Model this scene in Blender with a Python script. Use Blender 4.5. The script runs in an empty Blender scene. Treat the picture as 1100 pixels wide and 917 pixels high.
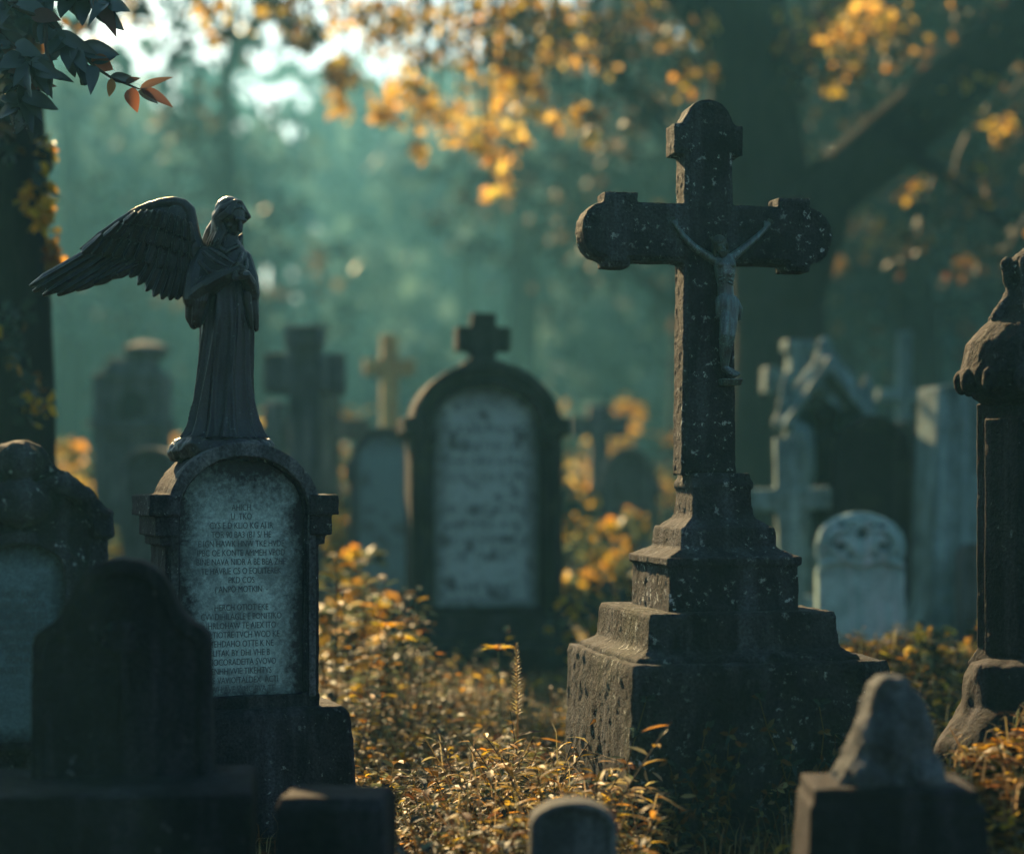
import bpy, bmesh, math, random
from mathutils import Vector, Matrix, noise
R = math.radians
PI = math.pi
random.seed(7)
scene = bpy.context.scene
C = scene.collection

# ------------------------------------------------------------------ camera, sky, sun, exposure
F = 1986.0           # focal length in pixels of the 1100 px wide photograph
ZC = 1.12            # eye height
HOR = 520.0          # pixel row of the horizon
cam_d = bpy.data.cameras.new('camera')
cam = bpy.data.objects.new('camera', cam_d); C.objects.link(cam)
cam.location = (0, 0, ZC); cam.rotation_euler = (R(90), 0, 0)
cam_d.sensor_width = 36; cam_d.lens = F / 1100 * 36
cam_d.shift_y = (HOR - 458.5) / 1100
cam_d.clip_start = 0.1; cam_d.clip_end = 600
cam_d.dof.use_dof = True; cam_d.dof.focus_distance = 5.95; cam_d.dof.aperture_fstop = 1.0
scene.camera = cam

SUN_EL, SUN_AZ = R(27), R(-20)      # azimuth measured from +Y, negative is to the left
sun_dir = Vector((math.sin(SUN_AZ)*math.cos(SUN_EL), math.cos(SUN_AZ)*math.cos(SUN_EL), math.sin(SUN_EL)))
world = bpy.data.worlds.new('World'); scene.world = world; world.use_nodes = True
wn = world.node_tree; wn.nodes.clear()
w_out = wn.nodes.new('ShaderNodeOutputWorld'); w_bg = wn.nodes.new('ShaderNodeBackground')
w_sky = wn.nodes.new('ShaderNodeTexSky'); w_sky.sky_type = 'NISHITA'; w_sky.sun_disc = False
w_sky.sun_elevation = SUN_EL; w_sky.sun_rotation = SUN_AZ; w_sky.air_density = 1.0; w_sky.dust_density = 1.5
w_tint = wn.nodes.new('ShaderNodeMix'); w_tint.data_type = 'RGBA'; w_tint.blend_type = 'MULTIPLY'
w_tint.inputs[0].default_value = 1.0
w_tint.inputs[7].default_value = (0.60, 0.68, 0.73, 1)
wn.links.new(w_sky.outputs[0], w_tint.inputs[6]); wn.links.new(w_tint.outputs[2], w_bg.inputs[0])
w_bg.inputs[1].default_value = 0.055
wn.links.new(w_bg.outputs[0], w_out.inputs[0])
sl = bpy.data.lights.new('sun', 'SUN'); sl.energy = 4.6; sl.angle = R(0.5); sl.color = (1.0, 0.70, 0.34)
so = bpy.data.objects.new('sun', sl); C.objects.link(so)
so.rotation_euler = sun_dir.to_track_quat('Z', 'Y').to_euler()
scene.view_settings.view_transform = 'Standard'; scene.view_settings.look = 'None'
scene.view_settings.gamma = 1.0; scene.view_settings.exposure = 1.88
scene.cycles.use_denoising = True
scene.cycles.max_bounces = 5; scene.cycles.diffuse_bounces = 2; scene.cycles.glossy_bounces = 1
scene.cycles.transmission_bounces = 2; scene.cycles.volume_bounces = 1; scene.cycles.transparent_max_bounces = 4
scene.cycles.sample_clamp_indirect = 4.0
HAZE_DENSITY = 0.0019

# ------------------------------------------------------------------ helpers
def W(px, py, Y):
    return Vector(((px-550)/F*Y, Y, ZC-(py-HOR)/F*Y))
def PX(Y): return Y/F          # metres per photograph pixel at distance Y
def XW(px, Y): return (px-550)/F*Y
def ZW(py, Y): return ZC-(py-HOR)/F*Y

class MB:
    def __init__(self): self.v=[]; self.f=[]; self.m=[]
    def add(self, vs, fs, mi=0):
        b=len(self.v); self.v += [tuple(p) for p in vs]
        self.f += [tuple(b+i for i in f) for f in fs]; self.m += [mi]*len(fs)
    def box(self, x0,x1,y0,y1,z0,z1, mi=0):
        self.add([(x0,y0,z0),(x1,y0,z0),(x1,y1,z0),(x0,y1,z0),(x0,y0,z1),(x1,y0,z1),(x1,y1,z1),(x0,y1,z1)],
                 [(0,3,2,1),(4,5,6,7),(0,1,5,4),(1,2,6,5),(2,3,7,6),(3,0,4,7)], mi)
    def frustum(self, z0,z1,a0,b0,a1,b1, cx=0, cy=0, mi=0):   # half sizes a (x), b (y)
        self.add([(cx-a0,cy-b0,z0),(cx+a0,cy-b0,z0),(cx+a0,cy+b0,z0),(cx-a0,cy+b0,z0),
                  (cx-a1,cy-b1,z1),(cx+a1,cy-b1,z1),(cx+a1,cy+b1,z1),(cx-a1,cy+b1,z1)],
                 [(0,3,2,1),(4,5,6,7),(0,1,5,4),(1,2,6,5),(2,3,7,6),(3,0,4,7)], mi)
    def prism(self, pts, y0, y1, mi=0):      # outline in XZ (counter-clockwise seen from the front), extruded along Y
        n=len(pts)
        vs=[(x,y0,z) for x,z in pts]+[(x,y1,z) for x,z in pts]
        fs=[tuple(range(n)), tuple(range(2*n-1,n-1,-1))]
        fs+=[((i+1)%n, i, n+i, n+(i+1)%n) for i in range(n)]
        self.add(vs,fs,mi)
    def ring(self, outer, inner, y0, y1, closed=True, mi=0):
        n=len(outer)
        vs=[(x,y0,z) for x,z in outer]+[(x,y0,z) for x,z in inner]+[(x,y1,z) for x,z in outer]+[(x,y1,z) for x,z in inner]
        fs=[]; m = n if closed else n-1
        for i in range(m):
            j=(i+1)%n
            fs+=[(i,j,n+j,n+i),(2*n+i,3*n+i,3*n+j,2*n+j),(j,i,2*n+i,2*n+j),(n+i,n+j,3*n+j,3*n+i)]
        if not closed:
            fs+=[(0,n,3*n,2*n),(n-1,3*n-1,4*n-1,2*n-1)]
        self.add(vs,fs,mi)
    def loft(self, rings, cap=True, mi=0):
        n=len(rings[0]); vs=[p for r in rings for p in r]; fs=[]
        for k in range(len(rings)-1):
            for i in range(n):
                j=(i+1)%n
                fs.append((k*n+i,k*n+j,(k+1)*n+j,(k+1)*n+i))
        if cap:
            fs.append(tuple(range(n-1,-1,-1))); fs.append(tuple(range((len(rings)-1)*n,len(rings)*n)))
        self.add(vs,fs,mi)
    def tube(self, pts, rad, n=8, mi=0, cap=True, rough=0):
        pts=[Vector(p) for p in pts]; rings=[]; ref=None
        for i,p in enumerate(pts):
            t=(pts[min(i+1,len(pts)-1)]-pts[max(i-1,0)])
            t = t.normalized() if t.length>1e-9 else Vector((0,0,1))
            if ref is None:
                ref=Vector((1,0,0)) if abs(t.x)<0.8 else Vector((0,1,0))
            u=(ref-t*ref.dot(t)).normalized(); ref=u; w=t.cross(u)
            r=rad[i] if isinstance(rad,(list,tuple)) else rad
            ring=[]
            for k in range(n):
                a=2*PI*k/n; rr=r
                if rough: rr=r*(1+rough*noise.noise(Vector((math.cos(a)*1.7,math.sin(a)*1.7,i*0.35))+p))
                ring.append(p+u*(math.cos(a)*rr)+w*(math.sin(a)*rr))
            rings.append(ring)
        self.loft(rings, cap, mi)
    def cap(self, a, b, ra, rb, n=10):       # tapered capsule
        a=Vector(a); b=Vector(b); d=(b-a); L=d.length
        d = d/L if L>1e-9 else Vector((0,0,1))
        pts=[]; rad=[]
        for q in (0.15,0.5,0.85,1.0):
            h=math.cos(q*PI/2); pts.append(a-d*ra*h); rad.append(ra*math.sin(q*PI/2))
        for q in (1.0,0.85,0.5,0.15):
            h=math.cos(q*PI/2); pts.append(b+d*rb*h); rad.append(rb*math.sin(q*PI/2))
        if L<1e-9: pts.pop(4); rad.pop(4)
        self.tube(pts,rad,n)
    def chain(self, pts, rad, n=10):
        for i in range(len(pts)-1): self.cap(pts[i],pts[i+1],rad[i],rad[i+1],n)
    def ell(self, c, rx, ry, rz, mat=None, nu=14, nv=9):
        c=Vector(c); rings=[]
        for j in range(nv):
            a=-PI/2+PI*(j+0.35)/(nv-0.3); ring=[]
            for i in range(nu):
                b=2*PI*i/nu
                p=Vector((rx*math.cos(a)*math.cos(b), ry*math.cos(a)*math.sin(b), rz*math.sin(a)))
                if mat is not None: p=mat@p
                ring.append(c+p)
            rings.append(ring)
        self.loft(rings)
    def lathe(self, prof, n=20, c=(0,0,0)):
        self.loft([[(c[0]+r*math.cos(2*PI*i/n), c[1]+r*math.sin(2*PI*i/n), c[2]+z) for i in range(n)] for r,z in prof])
    def build(self, name, mat, parent=None, smooth=False):
        me=bpy.data.meshes.new(name); me.from_pydata(self.v,[],self.f)
        mats = mat if isinstance(mat,(list,tuple)) else [mat]
        for m in mats: me.materials.append(m)
        if len(mats)>1: me.polygons.foreach_set('material_index', self.m)
        if smooth: me.polygons.foreach_set('use_smooth',[True]*len(self.f))
        me.update()
        o=bpy.data.objects.new(name,me); C.objects.link(o)
        if parent is not None: o.parent=parent
        return o
    def transform(self, M):
        self.v=[tuple(M@Vector(p)) for p in self.v]

_tex={}
def clouds(sz):
    k=round(sz,4)
    if k not in _tex:
        t=bpy.data.textures.new('weathering','CLOUDS'); t.noise_scale=sz; t.noise_depth=3; _tex[k]=t
    return _tex[k]
def stone(name, mb, mat, parent, voxel=0.006, disp=0.006, size=0.05, smooth=2, disp2=0.0, size2=0.2):
    o=mb.build(name,mat,parent)
    r=o.modifiers.new('worn','REMESH'); r.mode='VOXEL'; r.voxel_size=voxel; r.use_smooth_shade=True
    if smooth:
        s=o.modifiers.new('soft','SMOOTH'); s.factor=0.5; s.iterations=smooth
    if disp2:
        d=o.modifiers.new('lumps','DISPLACE'); d.texture=clouds(size2); d.strength=disp2; d.mid_level=0.5; d.texture_coords='LOCAL'
    if disp:
        d=o.modifiers.new('wear','DISPLACE'); d.texture=clouds(size); d.strength=disp; d.mid_level=0.5; d.texture_coords='LOCAL'
    return o
def tag(o, label, cat, group=None, kind=None):
    o['label']=label; o['category']=cat
    if group: o['group']=group
    if kind: o['kind']=kind
    return o
def thing(name, label, cat, loc=(0,0,0), rz=0, group=None, tilt=0, lean=0):
    o=bpy.data.objects.new(name,None); C.objects.link(o); o.empty_display_size=0.2
    o.location=loc; o.rotation_euler=(lean,tilt,rz)
    return tag(o,label,cat,group)
def copy_tree(o, parent=None):
    c=o.copy(); C.objects.link(c); c.parent=parent
    for ch in list(o.children): copy_tree(ch,c)
    return c
def arch(w, zs, rise, z0=0, n=20, cx=0, p=1.0):   # outline: bottom left -> bottom right -> up -> arc -> back
    pts=[(cx-w,z0),(cx+w,z0)]
    for i in range(n+1):
        a=PI*i/n
        pts.append((cx+w*math.cos(a), zs+rise*(max(0,math.sin(a))**p)))
    return pts
def mirror(half):      # half outline from bottom centre up the right side to the apex; returns the full outline
    return half+[(-x,z) for x,z in reversed(half) if x>1e-6]

# ------------------------------------------------------------------ materials
def nodes(name):
    m=bpy.data.materials.new(name); m.use_nodes=True; nt=m.node_tree
    return m, nt, nt.nodes['Principled BSDF']
def N(nt, t, **kw):
    n=nt.nodes.new(t)
    for k,v in kw.items():
        if k in n.inputs: n.inputs[k].default_value=v
        else: setattr(n,k,v)
    return n
def ramp(nt, fac, stops):
    r=N(nt,'ShaderNodeValToRGB'); el=r.color_ramp.elements
    while len(el)>len(stops): el.remove(el[-1])
    while len(el)<len(stops): el.new(0.5)
    for e,(p,c) in zip(el,stops):
        e.position=p; e.color=(c,c,c,1) if isinstance(c,(int,float)) else (*c,1)
    nt.links.new(fac,r.inputs[0]); return r
def mixc(nt, fac, a, b, mode='MIX'):
    m=N(nt,'ShaderNodeMix'); m.data_type='RGBA'; m.blend_type=mode
    for i,s in ((0,fac),(6,a),(7,b)):
        if isinstance(s,bpy.types.NodeSocket): nt.links.new(s,m.inputs[i])
        else: m.inputs[i].default_value = s if i==0 else (*s,1)
    return m.outputs[2]
def stone_mat(name, base, dark, lichen=(0.30,0.32,0.29), lich=0.62, moss=(0.05,0.06,0.03), scale=1.0, bump=0.5, rough=0.85, mossy=0.55, spec=0.12, grain=1.0):
    m,nt,b=nodes(name); L=nt.links.new
    tc=N(nt,'ShaderNodeTexCoord').outputs['Object']
    n1=N(nt,'ShaderNodeTexNoise',Scale=5*scale,Detail=8.0,Roughness=0.65); L(tc,n1.inputs['Vector'])
    n2=N(nt,'ShaderNodeTexNoise',Scale=29*scale,Detail=6.0,Roughness=0.7); L(tc,n2.inputs['Vector'])
    n3=N(nt,'ShaderNodeTexNoise',Scale=2.3*scale,Detail=5.0,Roughness=0.6); L(tc,n3.inputs['Vector'])
    n4=N(nt,'ShaderNodeTexNoise',Scale=95*scale,Detail=4.0,Roughness=0.6); L(tc,n4.inputs['Vector'])
    c=mixc(nt, ramp(nt,n1.outputs[0],[(0.35,0.0),(0.68,1.0)]).outputs[0], dark, base)
    c=mixc(nt, ramp(nt,n3.outputs[0],[(mossy,0.0),(mossy+0.2,0.8)]).outputs[0], c, moss)
    mp=N(nt,'ShaderNodeMapping'); mp.inputs['Scale'].default_value=(11*scale,11*scale,1.1*scale); L(tc,mp.inputs[0])
    n5=N(nt,'ShaderNodeTexNoise',Scale=1.0,Detail=6.0,Roughness=0.6); L(mp.outputs[0],n5.inputs['Vector'])
    c=mixc(nt, ramp(nt,n5.outputs[0],[(0.50,0.0),(0.72,0.75)]).outputs[0], c, tuple(min(.6,v*2.1+.012) for v in base))
    c=mixc(nt, ramp(nt,n5.outputs[0],[(0.26,0.2),(0.44,0.0)]).outputs[0], c, tuple(v*.75 for v in dark))
    # lichen: small pale crusts gathered in patches
    lm=N(nt,'ShaderNodeMath',operation='MULTIPLY'); 
    a1=ramp(nt,n2.outputs[0],[(lich,0.0),(lich+0.05,1.0)]); a2=ramp(nt,n3.outputs[0],[(0.44,0.08),(0.58,1.0)])
    L(a1.outputs[0],lm.inputs[0]); L(a2.outputs[0],lm.inputs[1])
    c=mixc(nt, lm.outputs[0], c, lichen)
    fine=ramp(nt,n4.outputs[0],[(0.3,0.4),(0.72,1.6)])
    c=mixc(nt, grain, c, fine.outputs[0], 'MULTIPLY')
    L(c,b.inputs['Base Color'])
    add=N(nt,'ShaderNodeMath',operation='ADD'); L(n2.outputs[0],add.inputs[0]); L(n4.outputs[0],add.inputs[1])
    bp=N(nt,'ShaderNodeBump',Strength=bump,Distance=0.012/scale); L(add.outputs[0],bp.inputs['Height']); L(bp.outputs[0],b.inputs['Normal'])
    b.inputs['Roughness'].default_value=rough; b.inputs['Specular IOR Level'].default_value=spec
    return m
def tablet_mat(name, pale, stain, hw, z0, z1, edge=0.10, blot=0.0, cx=0.0):
    # weathered inscription panel: pale stone whose rim and patches are crusted with dark growth of a ragged outline
    m,nt,b=nodes(name); L=nt.links.new
    tc=N(nt,'ShaderNodeTexCoord').outputs['Object']; s=N(nt,'ShaderNodeSeparateXYZ'); L(tc,s.inputs[0])
    def M(op,a,b_=None):
        q=N(nt,'ShaderNodeMath',operation=op)
        for i,x in enumerate((a,b_)):
            if x is None: continue
            if isinstance(x,bpy.types.NodeSocket): L(x,q.inputs[i])
            else: q.inputs[i].default_value=x
        return q.outputs[0]
    dx=M('SUBTRACT',hw,M('ABSOLUTE',M('SUBTRACT',s.outputs[0],cx)))
    dz=M('MINIMUM',M('SUBTRACT',s.outputs[2],z0),M('MULTIPLY',M('SUBTRACT',z1,s.outputs[2]),0.6))
    d=M('MINIMUM',dx,dz)
    n1=N(nt,'ShaderNodeTexNoise',Scale=7.0,Detail=8.0,Roughness=0.7); L(tc,n1.inputs['Vector'])
    n2=N(nt,'ShaderNodeTexNoise',Scale=60.0,Detail=5.0,Roughness=0.7); L(tc,n2.inputs['Vector'])
    n3=N(nt,'ShaderNodeTexNoise',Scale=170.0,Detail=3.0); L(tc,n3.inputs['Vector'])
    d2=M('ADD',d,M('ADD',M('MULTIPLY',M('SUBTRACT',n1.outputs[0],0.5),edge*1.5),M('MULTIPLY',M('SUBTRACT',n2.outputs[0],0.5),edge*0.8)))
    k=ramp(nt,M('DIVIDE',d2,edge),[(0.05,1.0),(0.95,0.0)]).outputs[0]
    c=mixc(nt,k,pale,stain)
    c=mixc(nt,M('MULTIPLY',ramp(nt,n1.outputs[0],[(0.52,0.0),(0.60,1.0)]).outputs[0],blot),c,stain)
    c=mixc(nt,1.0,c,ramp(nt,n3.outputs[0],[(0.3,0.8),(0.7,1.15)]).outputs[0],'MULTIPLY')
    c=mixc(nt,1.0,c,ramp(nt,n2.outputs[0],[(0.3,0.75),(0.7,1.15)]).outputs[0],'MULTIPLY')
    L(c,b.inputs['Base Color'])
    bp=N(nt,'ShaderNodeBump',Strength=0.4,Distance=0.004); L(n2.outputs[0],bp.inputs['Height']); L(bp.outputs[0],b.inputs['Normal'])
    b.inputs['Roughness'].default_value=0.75; b.inputs['Specular IOR Level'].default_value=0.25
    return m
def leaf_mat(name, col, var=0.35, trans=0.5, rough=0.5):
    m,nt,b=nodes(name); L=nt.links.new
    g=N(nt,'ShaderNodeNewGeometry')
    h=N(nt,'ShaderNodeHueSaturation'); h.inputs['Color'].default_value=(*col,1)
    v=N(nt,'ShaderNodeMapRange'); v.inputs[3].default_value=1-var; v.inputs[4].default_value=1+var
    L(g.outputs['Random Per Island'],v.inputs[0]); L(v.outputs[0],h.inputs['Value'])
    hr=N(nt,'ShaderNodeMapRange'); hr.inputs[3].default_value=0.475; hr.inputs[4].default_value=0.53
    ml=N(nt,'ShaderNodeMath',operation='FRACT'); m7=N(nt,'ShaderNodeMath',operation='MULTIPLY'); m7.inputs[1].default_value=7.13
    L(g.outputs['Random Per Island'],m7.inputs[0]); L(m7.outputs[0],ml.inputs[0]); L(ml.outputs[0],hr.inputs[0]); L(hr.outputs[0],h.inputs['Hue'])
    L(h.outputs[0],b.inputs['Base Color']); b.inputs['Roughness'].default_value=rough; b.inputs['Specular IOR Level'].default_value=0.12
    t=N(nt,'ShaderNodeBsdfTranslucent'); L(h.outputs[0],t.inputs[0])
    mx=N(nt,'ShaderNodeMixShader'); mx.inputs[0].default_value=trans
    L(b.outputs[0],mx.inputs[1]); L(t.outputs[0],mx.inputs[2]); L(mx.outputs[0],nt.nodes['Material Output'].inputs[0])
    return m
def bark_mat(name, base, dark):
    m,nt,b=nodes(name); L=nt.links.new
    tc=N(nt,'ShaderNodeTexCoord').outputs['Object']; mp=N(nt,'ShaderNodeMapping'); mp.inputs['Scale'].default_value=(1,1,0.22); L(tc,mp.inputs[0])
    n=N(nt,'ShaderNodeTexNoise',Scale=16.0,Detail=8.0,Roughness=0.7); L(mp.outputs[0],n.inputs['Vector'])
    L(mixc(nt,ramp(nt,n.outputs[0],[(0.35,0.0),(0.65,1.0)]).outputs[0],dark,base),b.inputs['Base Color'])
    bp=N(nt,'ShaderNodeBump',Strength=0.9,Distance=0.05); L(n.outputs[0],bp.inputs['Height']); L(bp.outputs[0],b.inputs['Normal'])
    b.inputs['Roughness'].default_value=0.95; b.inputs['Specular IOR Level'].default_value=0.05; return m
def plain_mat(name, col, rough=0.8, spec=0.3):
    m,nt,b=nodes(name); b.inputs['Base Color'].default_value=(*col,1); b.inputs['Roughness'].default_value=rough
    b.inputs['Specular IOR Level'].default_value=spec; return m

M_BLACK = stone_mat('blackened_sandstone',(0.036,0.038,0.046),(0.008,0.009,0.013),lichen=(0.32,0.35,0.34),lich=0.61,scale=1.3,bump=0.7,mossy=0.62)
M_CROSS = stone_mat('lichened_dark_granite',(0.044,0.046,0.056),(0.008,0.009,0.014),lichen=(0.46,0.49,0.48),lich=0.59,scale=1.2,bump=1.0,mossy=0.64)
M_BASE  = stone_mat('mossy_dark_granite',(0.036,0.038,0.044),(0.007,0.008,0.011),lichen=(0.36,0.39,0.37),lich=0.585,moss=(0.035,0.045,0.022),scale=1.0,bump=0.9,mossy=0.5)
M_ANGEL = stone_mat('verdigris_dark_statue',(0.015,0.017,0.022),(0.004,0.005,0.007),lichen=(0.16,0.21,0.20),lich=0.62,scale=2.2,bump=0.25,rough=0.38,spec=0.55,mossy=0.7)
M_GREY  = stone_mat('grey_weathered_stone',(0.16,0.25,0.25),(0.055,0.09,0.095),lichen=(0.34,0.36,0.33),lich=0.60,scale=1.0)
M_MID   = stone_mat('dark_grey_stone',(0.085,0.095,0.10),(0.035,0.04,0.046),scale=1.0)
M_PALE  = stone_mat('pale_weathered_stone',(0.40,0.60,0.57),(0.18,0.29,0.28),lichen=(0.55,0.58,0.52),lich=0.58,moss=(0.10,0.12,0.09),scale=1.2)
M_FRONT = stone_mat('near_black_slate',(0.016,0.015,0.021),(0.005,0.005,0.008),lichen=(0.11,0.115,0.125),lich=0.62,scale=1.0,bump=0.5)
M_BRONZE= stone_mat('verdigris_bronze',(0.055,0.115,0.11),(0.010,0.014,0.015),lichen=(0.26,0.42,0.39),lich=0.57,scale=6.0,bump=0.25,rough=0.34,spec=0.8,mossy=0.9)
M_DKBRZ = stone_mat('dark_bronze',(0.035,0.05,0.048),(0.012,0.016,0.016),lich=0.66,scale=5.0,bump=0.3,rough=0.4,spec=0.5)
M_SUNLIT = stone_mat('sunlit_orange_stone',(0.50,0.31,0.12),(0.28,0.18,0.09),scale=1.0)  # warm sunlight on the small cross is painted into this stone colour
M_LETTER_SHADE   = plain_mat('carved_letter_shadow_stone',(0.10,0.13,0.13))  # dark colour stands in for shade in carved grooves; letters are raised
M_BARK  = bark_mat('dark_bark',(0.028,0.025,0.026),(0.008,0.008,0.010))
M_TWIG  = plain_mat('brown_twig',(0.035,0.025,0.018))
M_GOLD  = leaf_mat('golden_leaf',(0.60,0.36,0.045),0.4,0.55)
M_ORNG  = leaf_mat('orange_leaf',(0.56,0.31,0.03),0.4,0.55)
M_BROWN = leaf_mat('brown_leaf',(0.16,0.085,0.03),0.4,0.4)
M_OLIVE = leaf_mat('olive_leaf',(0.13,0.15,0.08),0.5,0.4,0.55)
M_DARKL = leaf_mat('dark_green_leaf',(0.035,0.055,0.045),0.4,0.3,0.35)
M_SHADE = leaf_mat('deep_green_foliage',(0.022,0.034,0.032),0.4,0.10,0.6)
M_FAR = leaf_mat('far_foliage',(0.085,0.150,0.145),0.5,0.35,0.7)  # distant mist is partly put into this pale teal leaf colour
M_CREAM = leaf_mat('pale_gold_leaf',(0.74,0.47,0.11),0.4,0.6,0.4)
M_STRAW = leaf_mat('straw_blade',(0.36,0.28,0.14),0.6,0.45,0.55)
M_PETAL = leaf_mat('yellow_petal',(0.80,0.50,0.03),0.2,0.5)

# ------------------------------------------------------------------ haze and ground
hz=MB(); hz.box(-171,171,-61,201,-2.5,42)
m=bpy.data.materials.new('haze'); m.use_nodes=True; nt=m.node_tree; nt.nodes.remove(nt.nodes['Principled BSDF'])
pv=nt.nodes.new('ShaderNodeVolumePrincipled'); pv.inputs['Color'].default_value=(0.23,0.73,1.0,1)
pv.inputs['Density'].default_value=HAZE_DENSITY; pv.inputs['Anisotropy'].default_value=0.35
nt.links.new(pv.outputs[0],nt.nodes['Material Output'].inputs['Volume'])
o=hz.build('haze',m); o['kind']='stuff'; o['label']='pale teal mist hanging over the whole graveyard'; o['category']='mist'

def gz(x,y):
    h=0.05*noise.noise(Vector((x*0.6,y*0.6,0)))+0.025*noise.noise(Vector((x*2.1,y*2.1,3)))
    for mx,my,mr,mh in ((1.56,5.2,.6,.42),(1.75,8.3,.9,.40),(-.55,9.0,1.0,.12)):
        d2=((x-mx)**2+(y-my)**2)/(mr*mr)
        if d2<6: h+=mh*math.exp(-d2)
    return h-0.02
def axis(a,b,near0,near1,fine,coarse):
    xs=[]; x=a
    while x<b:
        xs.append(x); x += fine if near0<=x<near1 else coarse
    xs.append(b); return xs
xs=axis(-170,170,-5,5,0.125,2.5); ys=axis(-60,200,2.5,16,0.125,2.5)
gm=MB()
gm.v=[(x,y,gz(x,y)) for y in ys for x in xs]; nx=len(xs)
gm.f=[(j*nx+i,j*nx+i+1,(j+1)*nx+i+1,(j+1)*nx+i) for j in range(len(ys)-1) for i in range(nx-1)]; gm.m=[0]*len(gm.f)
mg,nt,b=nodes('leaf_littered_soil'); L=nt.links.new
tc=N(nt,'ShaderNodeTexCoord').outputs['Object']
n1=N(nt,'ShaderNodeTexNoise',Scale=1.1,Detail=6.0); L(tc,n1.inputs['Vector'])
n2=N(nt,'ShaderNodeTexNoise',Scale=26.0,Detail=7.0,Roughness=0.75); L(tc,n2.inputs['Vector'])
vo=N(nt,'ShaderNodeTexVoronoi',Scale=30.0); L(tc,vo.inputs['Vector'])
c=mixc(nt,ramp(nt,n1.outputs[0],[(0.4,0.0),(0.6,1.0)]).outputs[0],(0.045,0.038,0.024),(0.028,0.034,0.018))
c=mixc(nt,ramp(nt,n2.outputs[0],[(0.52,0.0),(0.62,0.8)]).outputs[0],c,(0.15,0.08,0.025))
c=mixc(nt,1.0,c,ramp(nt,vo.outputs['Color'],[(0.0,0.5),(1.0,1.4)]).outputs[0],'MULTIPLY')
L(c,b.inputs['Base Color']); b.inputs['Roughness'].default_value=0.95; b.inputs['Specular IOR Level'].default_value=0.08
bp=N(nt,'ShaderNodeBump',Strength=1.0,Distance=0.04); L(n2.outputs[0],bp.inputs['Height']); L(bp.outputs[0],b.inputs['Normal'])
o=gm.build('ground',mg,smooth=True); o['kind']='structure'

# ------------------------------------------------------------------ leaves
def leaf(mb, p, d, L_, w, up=None, mi=0, curl=0.15, simple=False):
    d=Vector(d).normalized(); up=Vector(up) if up is not None else Vector((random.uniform(-1,1),random.uniform(-1,1),random.uniform(0.1,1)))
    s=d.cross(up)
    if s.length<1e-4: s=d.cross(Vector((1,0.3,0)))
    s.normalize(); n=s.cross(d); p=Vector(p)
    if simple:
        mb.add([p, p+d*L_*0.45+s*w, p+d*L_-n*curl*L_, p+d*L_*0.45-s*w],[(0,1,2,3)],mi); return
    f=w*0.35
    mb.add([p, p+d*L_*0.3+s*w*0.85+n*f, p+d*L_*0.65+s*w*0.8+n*f-n*curl*L_*0.4, p+d*L_-n*curl*L_,
            p+d*L_*0.65-s*w*0.8+n*f-n*curl*L_*0.4, p+d*L_*0.3-s*w*0.85+n*f, p+d*L_*0.3, p+d*L_*0.65-n*curl*L_*0.3],
           [(0,1,6),(1,2,7,6),(2,3,7),(0,6,5),(6,7,4,5),(7,3,4)],mi)
def broad(mb, p, d, L_, w, up, mi=0, curl=.15):
    d=Vector(d).normalized(); sd=d.cross(Vector(up))
    if sd.length<1e-4: sd=d.cross(Vector((1,.3,0)))
    sd.normalize(); n=sd.cross(d); p=Vector(p); K=8; b=[]; tw=random.uniform(-.5,.5)
    for k in range(K+1):
        t=k/K; ww=w*1.25*(math.sin(PI*t**.82)**.85)*(1-.12*t); c=p+d*L_*t-n*curl*L_*t*t*1.3
        s2=(sd*math.cos(tw*t)+n*math.sin(tw*t))
        b.append((c+s2*ww+n*ww*.35,c,c-s2*ww+n*ww*.35))
    vs=[q for r in b for q in r]; fs=[]
    for k in range(K):
        a=3*k; fs+=[(a,a+1,a+4,a+3),(a+1,a+2,a+5,a+4)]
    mb.add(vs,fs,mi)
def rv(): 
    return Vector((random.gauss(0,1),random.gauss(0,1),random.gauss(0,1))).normalized()
def pick(ws):
    t=random.random()*sum(ws)
    for i,w in enumerate(ws):
        t-=w
        if t<0: return i
    return len(ws)-1
def cloud(mb, c, r, n, size, ws, flat=1.0):
    c=Vector(c)
    k=max(1,n//14)
    for _ in range(k):
        q=rv()*(random.random()**0.5); cc=c+Vector((q.x*r[0],q.y*r[1],q.z*r[2])); mi=pick(ws)
        for _ in range(n//k):
            p=cc+Vector((random.gauss(0,r[0]*0.16),random.gauss(0,r[1]*0.16),random.gauss(0,r[2]*0.14)))
            d=rv(); d.z-=0.4
            s=size*random.uniform(0.6,1.3)
            leaf(mb,p,d,s,s*0.36,mi=mi if random.random()<0.75 else pick(ws),simple=True)

# ------------------------------------------------------------------ crucifix monument
YC=6.0; S=PX(YC)
def zc(py): return ZW(py,YC)
cr=thing('crucifix_monument','tall lichen-spotted stone crucifix on stepped pedestal, bronze figure nailed to its front','gravestone',(XW(766,YC),YC,0),R(12))
def sq(mb, rows):    # rows of (pixel row, half side in pixels): a square stack lofted upward
    rings=[]
    for py,h in rows:
        a=h*S; z=ZW(py,YC-a); rings.append([(-a,-a,z),(a,-a,z),(a,a,z),(-a,a,z)])
    mb.loft(rings)
mb=MB(); rg=[]
for py,h in [(905,138),(880,136),(800,134.5),(722,133),(713,131)]:
    a=h*S*1.02; x_=8*S; z=ZW(py,YC-a); rg.append([(x_-a,-a,z),(x_+a,-a,z),(x_+a,a,z),(x_-a,a,z)])
rg[0]=[(x,y,-0.12) for x,y,z in rg[0]]
mb.loft(rg); stone('foundation_block',mb,M_BASE,cr,0.007,0.012,0.05,1,0.014,0.25)
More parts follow.
